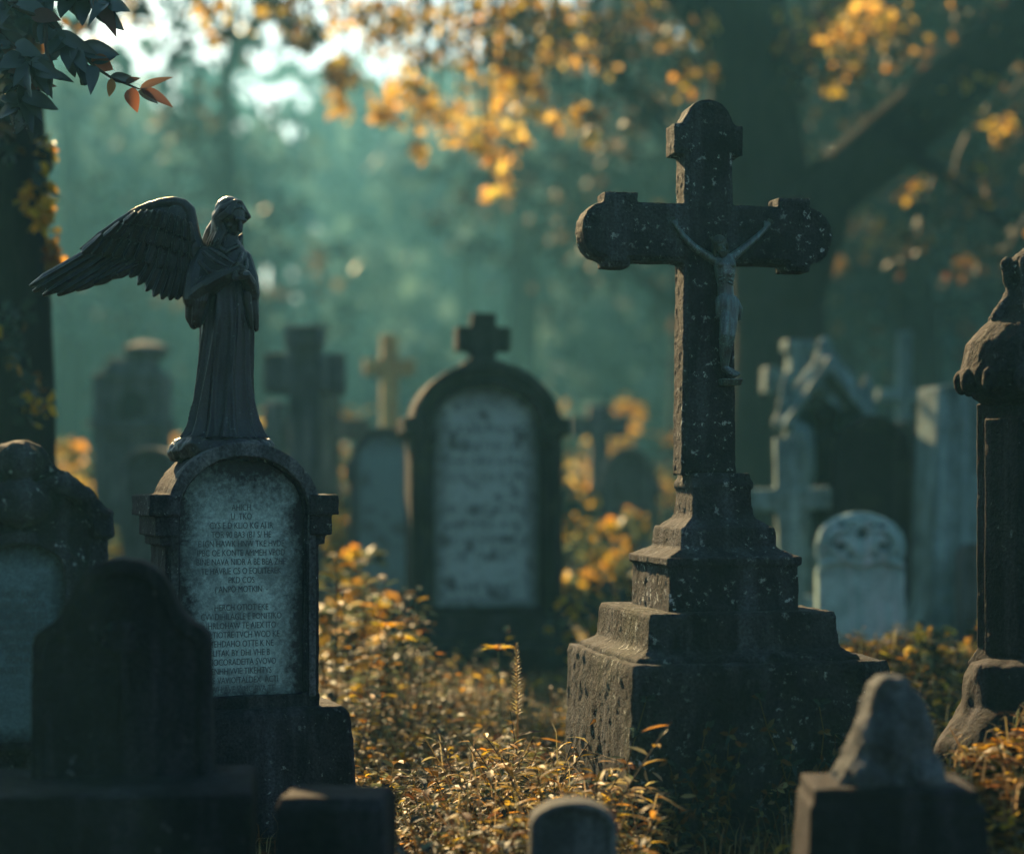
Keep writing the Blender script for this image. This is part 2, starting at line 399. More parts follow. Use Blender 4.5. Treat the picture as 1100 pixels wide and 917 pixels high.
mb=MB(); sq(mb,[(722,119),(709,118.5),(706,117),(701,108),(697,103.5),(692,102),(663,100),(658,98)]); stone('lower_step',mb,M_BASE,cr,0.0045,0.006,0.03,0,0.006,0.15)
mb=MB(); sq(mb,[(670,71),(609,70),(607,73.5),(599,73.5),(598,70),(593,62),(590,56),(588,53),(569,51.5),(566,50)]); stone('upper_step',mb,M_CROSS,cr,0.004,0.006,0.03,0,0.004,0.15)
mb=MB(); sq(mb,[(574,48),(566,47.5),(561,42),(557,36),(552,33.5),(526,32),(523,34),(518,34),(514,32),(508,30)]); stone('plinth',mb,M_CROSS,cr,0.004,0.007,0.03,1)
# the cross itself: outline in pixels about its axis (x), traced on the photograph
ax=770.0
def outline_cross():
    pts=[(-29.5,510),(29.5,510),(26.5,284)]
    pts+=[(84,284),(84,291),(111,291),(111,284)]
    for i in range(9):
        a=-PI/2+PI*i/8; pts.append((115+20*math.cos(a), 253-29*math.sin(a)*1.0))
    pts+=[(111,222),(111,212),(76,212),(76,222),(26,222),(25.5,169),(37,169),(37,137),(29,137)]
    for i in range(1,10):
        a=PI*i/10; pts.append((25*math.cos(a), 136-26*math.sin(a)))
    pts+=[(-29,137),(-37,137),(-37,169),(-25.5,169),(-26,222),(-76,222),(-76,212),(-111,212),(-111,222)]
    for i in range(9):
        a=PI/2+PI*i/8; pts.append((-115+20*math.cos(a), 253-29*math.sin(a)))
    pts+=[(-111,284),(-111,291),(-84,291),(-84,284),(-26.5,284)]
    return pts
oc=outline_cross(); hd=0.062
ol=[((x*1.03-10)*S, zc(py)) for x,py in oc]
def inset(pts, d):
    n=len(pts); out=[]
    for i in range(n):
        a=Vector(pts[i-1]); b_=Vector(pts[i]); c_=Vector(pts[(i+1)%n])
        e1=(b_-a); e2=(c_-b_)
        e1=e1.normalized() if e1.length>1e-9 else e2.normalized(); e2=e2.normalized() if e2.length>1e-9 else e1
        n1=Vector((-e1.y,e1.x)); n2=Vector((-e2.y,e2.x)); k=n1+n2
        k = k.normalized()/max(0.5,(k.normalized()).dot(n1)) if k.length>1e-6 else n1
        out.append(tuple(b_+k*d))
    return out
mb=MB(); mb.prism(ol,-hd+0.012,hd-0.012)
ins=inset(ol,0.012); mb.prism(ins,-hd,hd)
stone('cross',mb,M_CROSS,cr,0.0036,0.006,0.025,1,0.004,0.12)
# bronze figure, one continuous body
def cp(px,py,d): return Vector(((px-ax)*S, -hd-d, zc(py)))
mb=MB()
for (pts,rad) in [
    ([cp(783,279,.022),cp(797,268,.016),cp(812,256,.012),cp(821,247,.012)],[.0155,.0125,.0105,.0085]),
    ([cp(762,283,.022),cp(741,270,.016),cp(729,258,.012),cp(721,248,.012)],[.0155,.0125,.0105,.0085]),
    ([cp(774,334,.030),cp(772,350,.044),cp(770,362,.050),cp(771,378,.034),cp(773,397,.022)],[.0225,.0195,.0160,.0145,.0095]),
    ([cp(781,334,.028),cp(780,350,.038),cp(778,363,.044),cp(776,380,.028),cp(775,397,.018)],[.0225,.0190,.0155,.0140,.0095]),
    ([cp(773,397,.024),cp(779,403,.034),cp(784,405,.040)],[.0105,.0100,.0070]),
    ([cp(775,397,.018),cp(782,401,.028),cp(788,403,.034)],[.0100,.0090,.0065]),
    ([cp(772,281,.026),cp(769,272,.032)],[.012,.011])]:
    mb.chain(pts,rad)
rings=[]
for py,xl,xr,d,t in [(276,764,781,.024,.014),(281,760,785,.024,.020),(288,761,786,.026,.025),(298,763,785,.026,.026),(308,765.5,783,.022,.021),(318,766,784,.022,.020),(326,765,786,.024,.023),(336,765,787,.024,.023),(342,768,785,.022,.016)]:
    c_=cp((xl+xr)/2,py,d); rx=(xr-xl)/2*S
    rings.append([(c_.x+rx*math.cos(2*PI*i/16), c_.y+t*math.sin(2*PI*i/16), c_.z) for i in range(16)])
mb.loft(list(reversed(rings)))
for sx in (-1,1):       # chest and ribs
    mb.ell(cp(773+sx*6,288,.044),.013,.008,.011)
    for k in range(3): mb.cap(cp(773+sx*3,299+k*4,.047),cp(773+sx*9,301+k*4,.040),.0022,.0022,6)
hc=cp(766,267,.044)
HM=Matrix.Rotation(R(-18),3,'Y')@Matrix.Rotation(R(24),3,'X')
def hp(a,b_,c_): return hc+HM@Vector((a,b_,c_))   # a right, b away from the viewer, c up
mb.ell(hc,.019,.023,.026,HM); mb.ell(hp(0,-.010,-.016),.013,.014,.014,HM)
mb.cap(hp(0,-.021,.004),hp(0,-.029,-.006),.0028,.0042,6)
mb.cap(hp(-.012,-.021,.007),hp(.012,-.021,.007),.0035,.0035,6)
mb.cap(hp(-.005,-.024,-.014),hp(.005,-.024,-.014),.0022,.0022,6)
for hx,hy,sgn in ((822,245,1),(719.5,246,-1)):      # hands: palm, four fingers and a thumb
    c0=cp(hx,hy,.013); u=Vector((sgn*.55,0,.83)); v=Vector((.83,0,-sgn*.55))
    mb.cap(c0-u*.006,c0+u*.006,.0085,.009,8)
    for k in range(4):
        o_=v*((k-1.5)*.0052); ln=(.014,.017,.016,.012)[k]
        mb.chain([c0+u*.010+o_,c0+u*(.010+ln*.55)+o_*1.25+Vector((0,-.005,0)),c0+u*(.010+ln*.8)+o_*1.3+Vector((0,-.012,0))],[.0030,.0027,.0022],6)
    mb.chain([c0-u*.002+v*sgn*-.008,c0+u*.006+v*sgn*-.015,c0+u*.011+v*sgn*-.016],[.0035,.0030,.0024],6)
fig=stone('crucified_figure',mb,M_BRONZE,cr,0.0021,0.0,0.02,1)
mb=MB()
mb.ell(hp(0,.004,.008),.0215,.0235,.0225,HM)
for k in range(7):     # beard
    a=(k-3)*.0042; mb.cap(hp(a,-.018,-.020),hp(a*.6,-.022,-.034),.0045,.0025,6)
for sx in (-1,1): 
    for k in range(4): mb.chain([hp(sx*.014,.004*k-.004,.014),hp(sx*.021,.005*k-.004,-.008),hp(sx*.022,.004*k-.002,-.030),hp(sx*.018,.004*k-.006,-.046)],[.007,.006,.0055,.0035],6)
stone('hair',mb,M_DKBRZ,fig,0.0022,0.0,0.02,0)
mb=MB()                  # loincloth
rings=[]
for k,(py,xl,xr,t) in enumerate([(321,764.5,785.5,.024),(325,763,787,.027),(331,763,788,.029),(337,763.5,788,.029),(343,765,787,.028)]):
    c_=cp((xl+xr)/2,py,.025); rx=(xr-xl)/2*S
    rings.append([(c_.x+(rx*(1+.05*math.cos(7*a+k)))*math.cos(a), c_.y+t*(1+.07*math.cos(9*a+k*1.3))*math.sin(a), c_.z+.004*math.cos(3*a)) for a in [2*PI*i/36 for i in range(36)]])
mb.loft(list(reversed(rings)))
mb.chain([cp(786,325,.030),cp(790,334,.034),cp(789,346,.030)],[.008,.007,.004])
stone('loincloth',mb,M_BRONZE,fig,0.0022,0.0,0.02,1)
mb=MB()                  # crown of thorns and rays
for k in range(3): mb.tube([hp(.0215*math.cos(a),.0255*math.sin(a)+.002,.014+.003*math.sin(5*a+k*2)) for a in [2*PI*i/18 for i in range(19)]],.0020,5)
for k in range(16):
    a=2*PI*k/16; q=Vector((.022*math.cos(a),.025*math.sin(a)+.002,.015)); mb.tube([hp(*q),hp(q.x*1.35,q.y*1.3,q.z+.012+.006*(k%3))],[.0016,.0005],4)
mb.build('thorn_crown',M_DKBRZ,fig)
mb=MB(); c_=cp(780,411,0); mb.frustum(c_.z-.014,c_.z+.008,.030,.026,.034,.040,c_.x,c_.y-.012); stone('foot_rest',mb,M_BRONZE,fig,0.003,0.002,0.02,1)

# ------------------------------------------------------------------ headstone with the angel
YA=6.0
at=thing('angel_headstone','dark arched headstone with pale inscribed tablet, carrying the winged angel statue','gravestone',(XW(247,YA),YA+0.10,0),R(22))
SA=PX(YA)*1.0
def za(py): return ZW(py,YA)
D=0.125
def A(x): return x*SA
mb=MB(); rg=[]
for z,a,b_ in [(-0.1,106,64),(za(790),100,60),(za(768),97,58),(za(760),91,53)]:
    rg.append([(-A(a),-A(b_),z),(A(a+17),-A(b_),z),(A(a+17),A(b_),z),(-A(a),A(b_),z)])
mb.loft(rg); stone('plinth',mb,M_BLACK,at,0.006,0.008,0.04,2,0.008,0.2)
bw=A(84); zs=za(552); rise=za(476)-zs
outer=arch(bw,zs,rise,za(762),24); inner=arch(A(68),zs,za(492)-zs,za(748),24)
mb=MB(); mb.prism(outer,-D+0.045,D)                      # body behind the recess
mb.ring(outer,inner,-D+0.006,-D+0.06)                    # plain border
rim_o=[p for p in arch(A(84),zs,rise+.004,zs,24)[2:]]; rim_i=[p for p in arch(A(71),zs,za(490)-zs,zs,24)[2:]]
mo=MB(); mo.ring(rim_o,rim_i,-D-0.024,-D+0.05,closed=False)
for sg in (-1,1): mo.box(min(sg*A(71),sg*A(79)),max(sg*A(71),sg*A(79)),-D-.014,-D+.04,za(750),zs-.002)
stone('arch_moulding',mo,M_MID,at,0.0035,0.005,0.03,1)
for s in (-1,1):
    def bx(x0,x1,y0,y1,p1,p0): mb.box(min(s*A(x0),s*A(x1)),max(s*A(x0),s*A(x1)),y0,y1,za(p1),za(p0))
    bx(70,103,-D-.034,D+.02,553,531); bx(72,96,-D-.022,D+.012,575,552); bx(76,90,-D-.010,D+.006,585,574)
    bx(70,80,-D-.012,-D+.03,752,584)
mb.box(-A(84),A(84),-D-.006,-D+.04,za(764),za(747))
stone('stone_body',mb,M_BLACK,at,0.0042,0.006,0.03,1,0.004,0.15)
M_TAB=tablet_mat('pale_inscribed_panel',(0.45,0.66,0.60),(0.035,0.042,0.045),A(67),za(756),za(500),0.12,0.5)
mb=MB(); mb.prism(arch(A(69.5),zs,za(490.5)-zs,za(750),24),-D+0.030,-D+0.05); mb.build('tablet',M_TAB,at)
def text(lines, size, loc, mat, parent, sx=0.75, gap=1.0, off=0.0, ext=0.0008, name='inscription'):
    cu=bpy.data.curves.new(name,'FONT'); cu.body='\n'.join(lines); cu.size=size; cu.align_x='CENTER'; cu.space_line=gap
    cu.extrude=ext; cu.offset=off; cu.resolution_u=3
    t_=bpy.data.objects.new(name,cu); C.objects.link(t_); bpy.context.view_layer.update()
    me=bpy.data.meshes.new_from_object(t_.evaluated_get(bpy.context.evaluated_depsgraph_get())); bpy.data.objects.remove(t_); bpy.data.curves.remove(cu)
    me.name=name; me.materials.clear(); me.materials.append(mat)
    o=bpy.data.objects.new(name,me); C.objects.link(o); o.parent=parent; o.location=loc; o.rotation_euler=(R(90),0,0); o.scale=(sx,1,1)
    return o
INS=['AHICH','U  TKO','CYS E D KLIO KG AI IR','TOR 90 BA3 (B1 S/ HE','E IGN HAWK HNW TKE HVDE','IPBC OE KONTE AMMEH VPOD','BINE NAVA NIDR A BE BEA ZHE','TE HAVRIE CS O EOUITEREK','PKD COS','( ANPO MOTKIN  -','','HERCH OTIOT EKE','CVV DIHILAGLE E PONITIKO','IHRLOHAW TE AIEX ITO','NILTIOTRE TVCH WOD KE','MEHDAHO OTTE K NE','LITAK BY DHI VHE B','ITIOCORADEITA SVOVO','ENHHIVVIE TIKEHTVS','VCE VAVIOITALDEX  ACTI','EWH AVE WMC BVA TE']
text(INS,0.0295,(0,-D+0.0292,za(548)),M_LETTER_SHADE,at,0.71,1.0,0.0)

# angel statue, standing on the arch (statue axis at pixel 240, feet at pixel row 467)
an=thing('angel_statue','dark robed angel statue with one raised wing, head bowed, on the arched headstone','statue',(XW(234,YA),YA+0.10,za(478)))
Sg=PX(YA+0.1)
def ap(px,py,d=0): return Vector(((px-240)*Sg, d*Sg, (478-py)*Sg-0.0))
mb=MB(); rings=[]
fy=R(50); fwd=Vector((math.sin(fy),-math.cos(fy),0)); rgt=Vector((math.cos(fy),math.sin(fy),0))
prof=[(470,191,288,.82),(463,196,283,.80),(450,201,278.5,.78),(430,205,275.5,.76),(405,209,273,.74),(380,212,273,.74),(357,214,274,.74),(335,214,274,.74),(315,213.5,272.5,.72),(295,213.5,270.5,.70),(280,214,268.5,.66),(271,217,267,.60),(264,224,262.5,.60),(258,232,258,.75),(250,236,256,.85)]
# densify the profile
dens=[]
for i in range(len(prof)-1):
    for k in range(4):
        t=k/4; dens.append(tuple(prof[i][j]*(1-t)+prof[i+1][j]*t for j in range(4)))
dens.append(prof[-1])
NF=120
folds=[(0.10,.60),(0.55,.9),(0.95,.8),(1.35,1.0),(1.75,.85),(2.1,.95),(2.55,.7),(3.0,1.0),(3.5,.8),(4.1,1),(4.6,.9),(5.1,1),(5.7,.9)]
for py,xl,xr,q in dens:
    cx=(xl+xr)/2; rx=(xr-xl)/2; t=min(1,max(0,(py-268)/200)); ring=[]
    for i in range(NF):
        a=2*PI*i/NF                       # 0 = right, 3pi/2 = towards the viewer
        am=0.0
        for fa,fw in folds:
            f0=fa+PI; tt=min(1,t*1.15); c0=(5.05+((f0-5.05+PI)%(2*PI)-PI)*(0.42+0.58*tt**.7)+.10*math.sin(fa*7+t*3.2))%(2*PI); fw_=fw*min(1,max(0,(t-.18*(1+math.sin(fa*11)))*5+.25))*(1+.35*math.sin(fa*5+t*5))
            dd=(a-c0+PI)%(2*PI)-PI
            wd=(0.050+0.05*t)*(1+.45*math.sin(fa*9))
            am+=fw_*math.exp(-(dd/wd)**2)
        am=min(am,1.25)
        amp=(0.07+0.17*t**0.8) if py>300 else 0.03
        r=1-amp*0.8+amp*am
        ring.append(ap(cx,py)+Vector((rx*r*math.cos(a)*Sg, rx*q*r*math.sin(a)*Sg*1.05,0)))
    rings.append(ring)
mb.loft(rings)
# sleeves and arms
mb.chain([ap(220,275,-2),ap(214,298,-8),ap(212,322,-12)],[11*Sg,13*Sg,13*Sg])
mb.chain([ap(212,320,-12),ap(230,309,-26),ap(250,299,-34)],[12*Sg,11*Sg,8.5*Sg])
mb.chain([ap(211,322,-12),ap(208.5,340,-10),ap(210.5,349,-9)],[10*Sg,7.5*Sg,5*Sg])
mb.chain([ap(222,318,-20),ap(218,338,-17),ap(216,349,-14)],[8*Sg,7*Sg,4*Sg])
for k in range(5): mb.chain([ap(216+k*5,302-k*1.0,-20-k*3),ap(214+k*3.2,325,-22-k*2.0),ap(211+k*2.6,348-k*3,-16-k*1.2)],[2.6*Sg,2.8*Sg,1.8*Sg],6)
mb.chain([ap(262,276,4),ap(269,298,0),ap(272,316,-6)],[9*Sg,9.5*Sg,9*Sg])
mb.chain([ap(272,315,-6),ap(271,306,-18),ap(268,299,-28)],[8*Sg,8*Sg,7*Sg])
mb.chain([ap(273,316,-6),ap(275.5,338,-5),ap(276.5,353,-4)],[6*Sg,4.8*Sg,2.8*Sg])
mb.chain([ap(268,316,-16),ap(270.5,338,-13),ap(272.5,352,-10)],[5*Sg,4*Sg,2.2*Sg])
# hands, one laid over the other
for (w0,k0,sd) in ((ap(252,298,-36),ap(262,294,-39),-1),(ap(270,298,-30),ap(263,299.5,-38),1)):
    mb.cap(w0,k0,5.0*Sg,5.2*Sg,8)
    d=(k0-w0).normalized()
    for k in range(4):
        q=k0+Vector((0,0,(3.6-2.5*k)*Sg))+Vector((0,-1.5*Sg,0)); ln=(7,8.2,7.8,6)[k]*Sg
        mb.chain([q,q+d*ln*0.6+Vector((0,-1.2*Sg,-.8*Sg)),q+d*ln+Vector((0,0.8*Sg,-2.0*Sg))],[1.55*Sg,1.4*Sg,1.1*Sg],6)
    mb.chain([w0+d*3*Sg+Vector((0,-1*Sg,4.5*Sg)),w0+d*7*Sg+Vector((0,-3*Sg,7.5*Sg)),w0+d*11*Sg+Vector((0,-3*Sg,8*Sg))],[1.9*Sg,1.6*Sg,1.2*Sg],6)
# collar, breast folds
mb.chain([ap(236,264,-12),ap(247,272,-22),ap(258,264,-8)],[2.6*Sg,2.4*Sg,2.4*Sg],6)
for a,b_,c_ in (((222,272,-14),(236,283,-27),(250,290,-32)),((228,268,-14),(243,277,-26),(256,286,-32)),((262,272,-8),(262,280,-20),(258,288,-30)),((218,282,-16),(230,294,-29),(246,297,-35)),((266,278,-4),(268,288,-16),(266,296,-26))):
    mb.chain([ap(*a),ap(*b_),ap(*c_)],[2.0*Sg,2.6*Sg,1.6*Sg],6)
# head: frame turned to the right and bowed
hcen=ap(249,231,-3); pitch=R(32)
fw2=(fwd*math.cos(pitch)-Vector((0,0,math.sin(pitch)))).normalized(); up2=fw2.cross(rgt).normalized()*-1
if up2.z<0: up2=-up2
HB=Matrix((rgt,-fw2,up2)).transposed()     # columns: right, back, up
def hd_(f,r,u): return hcen+(fw2*f+rgt*r+up2*u)*Sg
mb.ell(hcen,14.5*Sg,17.5*Sg,17*Sg,HB); mb.ell(hd_(6.5,0,-9),10.5*Sg,11*Sg,11.5*Sg,HB); mb.ell(hd_(12,0,-17),5*Sg,4.5*Sg,4*Sg,HB)
mb.cap(hd_(17.0,0,2),hd_(22.5,0,-6.5),1.8*Sg,2.8*Sg,8)
mb.cap(hd_(16,-6.5,3),hd_(16.5,6.5,3),2.3*Sg,2.3*Sg,8)
for s in (-1,1):
    mb.ell(hd_(14.5,s*5.2,-1.2),2.6*Sg,2.0*Sg,1.7*Sg,HB); mb.ell(hd_(11.5,s*7.5,-7),4.2*Sg,4*Sg,4*Sg,HB)
mb.cap(hd_(16.6,-2.6,-11.6),hd_(16.6,2.6,-11.6),1.3*Sg,1.3*Sg,6); mb.cap(hd_(16.0,-2.2,-13.8),hd_(16.0,2.2,-13.8),1.5*Sg,1.5*Sg,6)
mb.chain([ap(246,252,0),ap(244,264,2)],[9*Sg,11*Sg])
angel_body=mb
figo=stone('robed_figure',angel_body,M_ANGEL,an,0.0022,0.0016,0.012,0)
# hair: cap and long locks down the back
mb=MB()
mb.ell(hd_(-4.5,0,2.5),16.0*Sg,16.0*Sg,16.2*Sg,HB)
for k in range(34):
    a=-PI*0.62+PI*1.24*k/33            # around the back of the head
    r0=Vector((0,0,0))
    s=math.sin(a); cback=math.cos(a)
    p0=hd_(3-1.5*cback,s*4,17.5); p1=hd_(1.5-14*cback+ (6 if cback<0 else 0),s*15.2,6); p2=hd_(-2-14.5*cback,s*15.5,-7)
    lowx=228-9*cback+ (10 if s>0 else 0); lowx=222+14*(1-cback)*0.9
    p3=ap(lowx+6,250,s*13+6*cback); p4=ap(lowx,263+3*math.sin(k*2.1),s*15+7*cback)
    rr=(2.4+0.5*math.sin(k*5.3))*Sg
    mb.chain([p0,p1,p2,p3,p4],[rr*0.8,rr,rr*1.1,rr*1.1,rr*0.6],6)
for s in (-1,1):
    mb.chain([hd_(7,s*4,14),hd_(6,s*13,5),hd_(5,s*14.2,-6),ap(243+(s>0)*12,254,-11+8*(s>0)),ap(244+(s>0)*10,266,-15+10*(s>0))],[2.2*Sg,2.6*Sg,2.6*Sg,2.3*Sg,1.4*Sg],6)
    mb.chain([hd_(9.5,s*1.5,14),hd_(8.5,s*9,9),hd_(6,s*14,1)],[1.8*Sg,2.2*Sg,2.2*Sg],6)
mb.chain([ap(240,236,8),ap(229,248,10),ap(221,262,12)],[12*Sg,10*Sg,8*Sg])
stone('hair',mb,M_ANGEL,figo,0.0022,0.0,0.02,0)
# wing
def feather(mb, root, tip, w, depth, thick=0.006, bend=0.0):
    root=Vector((root[0],root[1])); tip=Vector((tip[0],tip[1])); ax_=tip-root; L_=ax_.length; d=ax_/L_; nn=Vector((-d.y,d.x))
    rings=[]
    K=9
    for k in range(K):
        t=k/(K-1); wt=w*(0.55+0.75*t-0.35*t*t)*(1.0 if t<0.82 else math.sqrt(max(0.02,1-((t-0.82)/0.19)**2)))
        c_=root+d*(L_*t)+nn*(bend*math.sin(PI*t))
        dp=depth*1.35+t*1.5
        q=[]
        for (u,th) in ((-1,-.3),(-.55,.8),(-.12,1.2),(0,2.0),(.12,1.2),(.55,.8),(1,-.3)):
            p=c_+nn*(wt*u); q.append(ap(p.x,p.y,dp-th*thick*1.35/Sg))
        for (u,th) in ((.9,0.3),(0,.5),(-.9,.3)):
            p=c_+nn*(wt*u); q.append(ap(p.x,p.y,dp+th*thick/Sg))
        rings.append(q)
    mb.loft(rings)
mb=MB()
def lerp(a,b_,t): return (a[0]+(b_[0]-a[0])*t,a[1]+(b_[1]-a[1])*t)
ptips=[(29,305),(33,311),(44,315.5),(60,315.5),(80,310.5),(100,304),(119,297),(136,289)]
proots=[(150,229),(156,234),(162,238),(167,242),(171,247),(174,252),(177,257),(179,262)]
for i,(r_,t_) in enumerate(zip(proots,ptips)): feather(mb,r_,t_,6.8,10-0.9*i,0.007,-3.0)
stips=[(139,297),(148,305),(157,312),(165,318),(174,321),(183,322),(191,321.5),(199,319),(205,312)]
sroots=[(171,252),(176,255),(181,258),(186,261),(191,263),(196,265),(201,266),(206,266),(210,265)]
for i,(r_,t_) in enumerate(zip(sroots,stips)): feather(mb,r_,t_,6.3,3-0.7*i,0.007,-1.0)
# covert rows, overlapping toward the leading edge
for row,(n_,a0,a1,b0,b1,ln,w,dep) in enumerate([(11,(112,252),(206,262),0,0,(30,36),5.6,-4),(11,(132,240),(207,250),0,0,(24,28),5.2,-7.5),(10,(150,229),(207,240),0,0,(18,22),4.8,-10.5)]):
    for i in range(n_):
        t=i/(n_-1); p=lerp(a0,a1,t); p=(p[0],p[1]-7*math.sin(PI*t)); an_=R(128+(-58)*(1-t)+ -40*t*0) 
        ang=(1-t)*R(138)+t*R(84); l_=ln[0]*(1-t)+ln[1]*t
        tip=(p[0]+math.cos(ang)*l_, p[1]+math.sin(ang)*l_)
        feather(mb,p,tip,w,dep+2*math.sin(PI*t),0.006,-0.5)
lead=[(212,262),(209,248),(207.5,234),(204.5,222),(198,215.5),(187,212.5),(174,214),(160,217.5),(146,223),(126,234.5),(106,247.5),(86,263)]
mb.chain([ap(x,y+3.4*(1-0.2*i/11),-3+i*0.9) for i,(x,y) in enumerate(lead)],[v*Sg for v in (9,7.5,6.2,6.4,6.0,5.6,5.2,4.8,4.4,3.4,2.4,1.4)],10)
mb.ell(ap(195,236,-1),16*Sg,5*Sg,20*Sg); mb.ell(ap(172,240,1),24*Sg,4*Sg,17*Sg,Matrix.Rotation(R(-30),3,'Y'))
wing=stone('wing',mb,M_ANGEL,an,0.0024,0.0015,0.015,0)
# second wing, folded away straight behind the body
w2=wing.copy(); C.objects.link(w2); w2.parent=an
w2.rotation_euler=(0,0,R(-82)); w2.location=(0.016,0.03,-0.03)
# statue base on the arch crown
mb=MB(); mb.lathe([(A(55),-0.045),(A(58),-0.02),(A(56),0.004),(A(52),0.018),(A(45),0.026),(A(40),0.034)],24); mb.transform(Matrix.Diagonal((1,0.82,1,1)))
stone('statue_base',mb,M_ANGEL,an,0.004,0.014,0.03,1,0.03,0.09)

# ------------------------------------------------------------------ other graves near the camera
# left edge stone with scrolled top
Y=5.35; s=PX(Y)
lt=thing('scrolled_headstone','rough crusted headstone with scrolled shoulders and knobbed top, cut by the left frame edge','gravestone',(XW(22,Y),Y,0),R(14))
def zl(py): return ZW(py,Y)
half=[(0,0),(90,0)]
top=[(88,560),(95,560),(95,548),(84,543),(72,530),(62,518),(50,508),(38,503),(31,496),(28,486),(20,478),(8,475),(0,474)]
half=[(0,-0.1),(88*s,-0.1)]+[(x*s,zl(py)) for x,py in top]
ol=mirror(half)
mb=MB(); mb.prism(ol,-0.07,0.11)
tab_o=arch(58*s,zl(612),zl(570)-zl(612),zl(800),20); tab_i=arch(46*s,zl(612),zl(583)-zl(612),zl(792),20)
mb.ring(tab_o,tab_i,-0.12,-0.05)
for sg in (-1,1):
    mb.box(min(sg*74*s,sg*97*s),max(sg*74*s,sg*97*s),-.125,.125,zl(577),zl(548))
    mb.box(min(sg*70*s,sg*90*s),max(sg*70*s,sg*90*s),-.095,.09,-.1,zl(577))
    mb.chain([(sg*82*s,-.10,zl(552)),(sg*64*s,-.10,zl(532)),(sg*44*s,-.10,zl(520)),(sg*20*s,-.10,zl(524))],[.028,.034,.030,.02])
mb.ell((0,-.06,zl(497)),26*s,.09,24*s); mb.ell((0,-.11,zl(540)),34*s,.05,26*s)
stone('stone_body',mb,M_BLACK,lt,0.006,0.014,0.035,1,0.014,0.12)
M_TAB2=tablet_mat('dim_inscribed_panel',(0.13,0.22,0.225),(0.03,0.036,0.04),46*s,zl(795),zl(583),0.05,0.3)
mb=MB(); mb.prism(arch(47*s,zl(612),zl(582)-zl(612),zl(793),20),-0.082,-0.05); mb.build('tablet',M_TAB2,lt)
text(['RASIT RAEJS','SAHIS IH ATOTA','NID HOKITATIRIA','TVNA HOTKTRENM','EROT HAVE TKIR','A MOTIHN EVIT','DOM IKE','HAVRET 1 SOV'],0.031,(0,-0.0835,zl(640)),M_LETTER_SHADE,lt,0.62,1.0)

# front left shouldered headstone
Y=4.75; s=PX(Y)
fl=thing('shouldered_headstone','black out-of-focus headstone with rounded head and square shoulders at front left','gravestone',(XW(134,Y),Y,0),R(6))
def zf(py): return ZW(py,Y)
half=[(0,0.3),(95*s,0.3)]+[(x*s,zf(py)) for x,py in [(93,688),(91,680),(84,673),(74,668),(64,658),(56,644),(50,630),(42,617),(31,607),(16,601),(0,599)]]
ol=mirror(half); mb=MB(); mb.prism(ol,-.06,.06)
ri=[(x*0.86,0.36+(z-0.36)*0.93) for x,z in ol]; mb.ring(ol,ri,-.075,-.05)
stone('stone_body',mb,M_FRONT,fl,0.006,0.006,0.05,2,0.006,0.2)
mb=MB()       # worn relief of a flower spray
mb.ell((0,-.06,zf(690)),14*s,.02,16*s)
for k in range(7):
    a=PI*k/6; mb.chain([(0,-.064,zf(700)),(18*s*math.cos(a),-.07,zf(690)+22*s*math.sin(a))],[.008,.014],8)
mb.chain([(0,-.064,zf(700)),(2*s,-.066,zf(745)),(-3*s,-.064,zf(790))],[.011,.012,.007])
stone('carved_relief',mb,M_FRONT,fl,0.005,0.003,0.03,1)
mb=MB(); mb.box(-.335,.335,-.36,.10,-.1,ZW(850,Y-.30)); stone('plinth',mb,M_FRONT,fl,0.008,0.006,0.05,2,0.006,0.2)
# low block beside it
Y=4.4; s=PX(Y)
lb=thing('kerb_stone','low square black stone block at the front between the plinth and the weeds','gravestone',(XW(361,Y),Y,0),R(-4))
mb=MB(); h=ZW(850,Y); mb.box(-58*s,58*s,-.10,.12,-.1,h-.02); mb.frustum(h-.021,h,58*s,.10,54*s,.09,0,.01); stone('block',mb,M_FRONT,lb,0.006,0.006,0.05,2,0.006,0.2)
# small rounded stone bottom centre
Y=4.5; s=PX(Y)
sr=thing('small_headstone','small round-topped blurred headstone at the bottom edge between weeds and crucifix','gravestone',(XW(615,Y),Y,0),R(3))
mb=MB(); o1=arch(46*s,ZW(884,Y),ZW(858,Y)-ZW(884,Y),-.1,18); o2=arch(38*s,ZW(886,Y),ZW(866,Y)-ZW(886,Y),.02,18)
mb.prism(o1,-.03,.06); mb.ring(o1,o2,-.05,-.01); stone('stone_body',mb,M_MID,sr,0.005,0.005,0.04,2,0.005,0.15)
mb=MB(); mb.box(-.15,.15,-.10,.10,-.1,.06); stone('plinth',mb,M_MID,sr,0.006,0.005,0.05,2)
# front right rough stone on plinth
Y=4.35; s=PX(Y)
fr=thing('rough_boulder_marker','weathered grey boulder-shaped marker on a dark plinth at front right','gravestone',(XW(955,Y),Y,0),R(-2))
mb=MB()
half=[(0,ZW(846,Y)),(62*s,ZW(846,Y))]
pts=[(-64,846),(64,846),(58,826),(47,806),(42,784),(33,762),(22,740),(8,727),(-8,725),(-20,736),(-27,756),(-36,778),(-40,800),(-50,822)]
mb.prism([(x*s,ZW(py,Y)) for x,py in pts],-.07,.07)
mb.ell((-.02,-.05,ZW(790,Y)),.065,.06,.09); mb.ell((.02,-.04,ZW(760,Y)),.045,.05,.06); mb.ell((-.06,-.05,ZW(825,Y)),.05,.06,.05); mb.ell((.075,-.05,ZW(828,Y)),.05,.05,.04)
stone('boulder',mb,M_MID,fr,0.006,0.02,0.04,2,0.035,0.10)
mb=MB(); mb.frustum(-.1,ZW(856,Y),.235,.15,.20,.13); mb.box(-88*s,84*s,-.125,.125,ZW(857,Y),ZW(838,Y)); stone('plinth',mb,M_FRONT,fr,0.006,0.006,0.05,2,0.006,0.2)
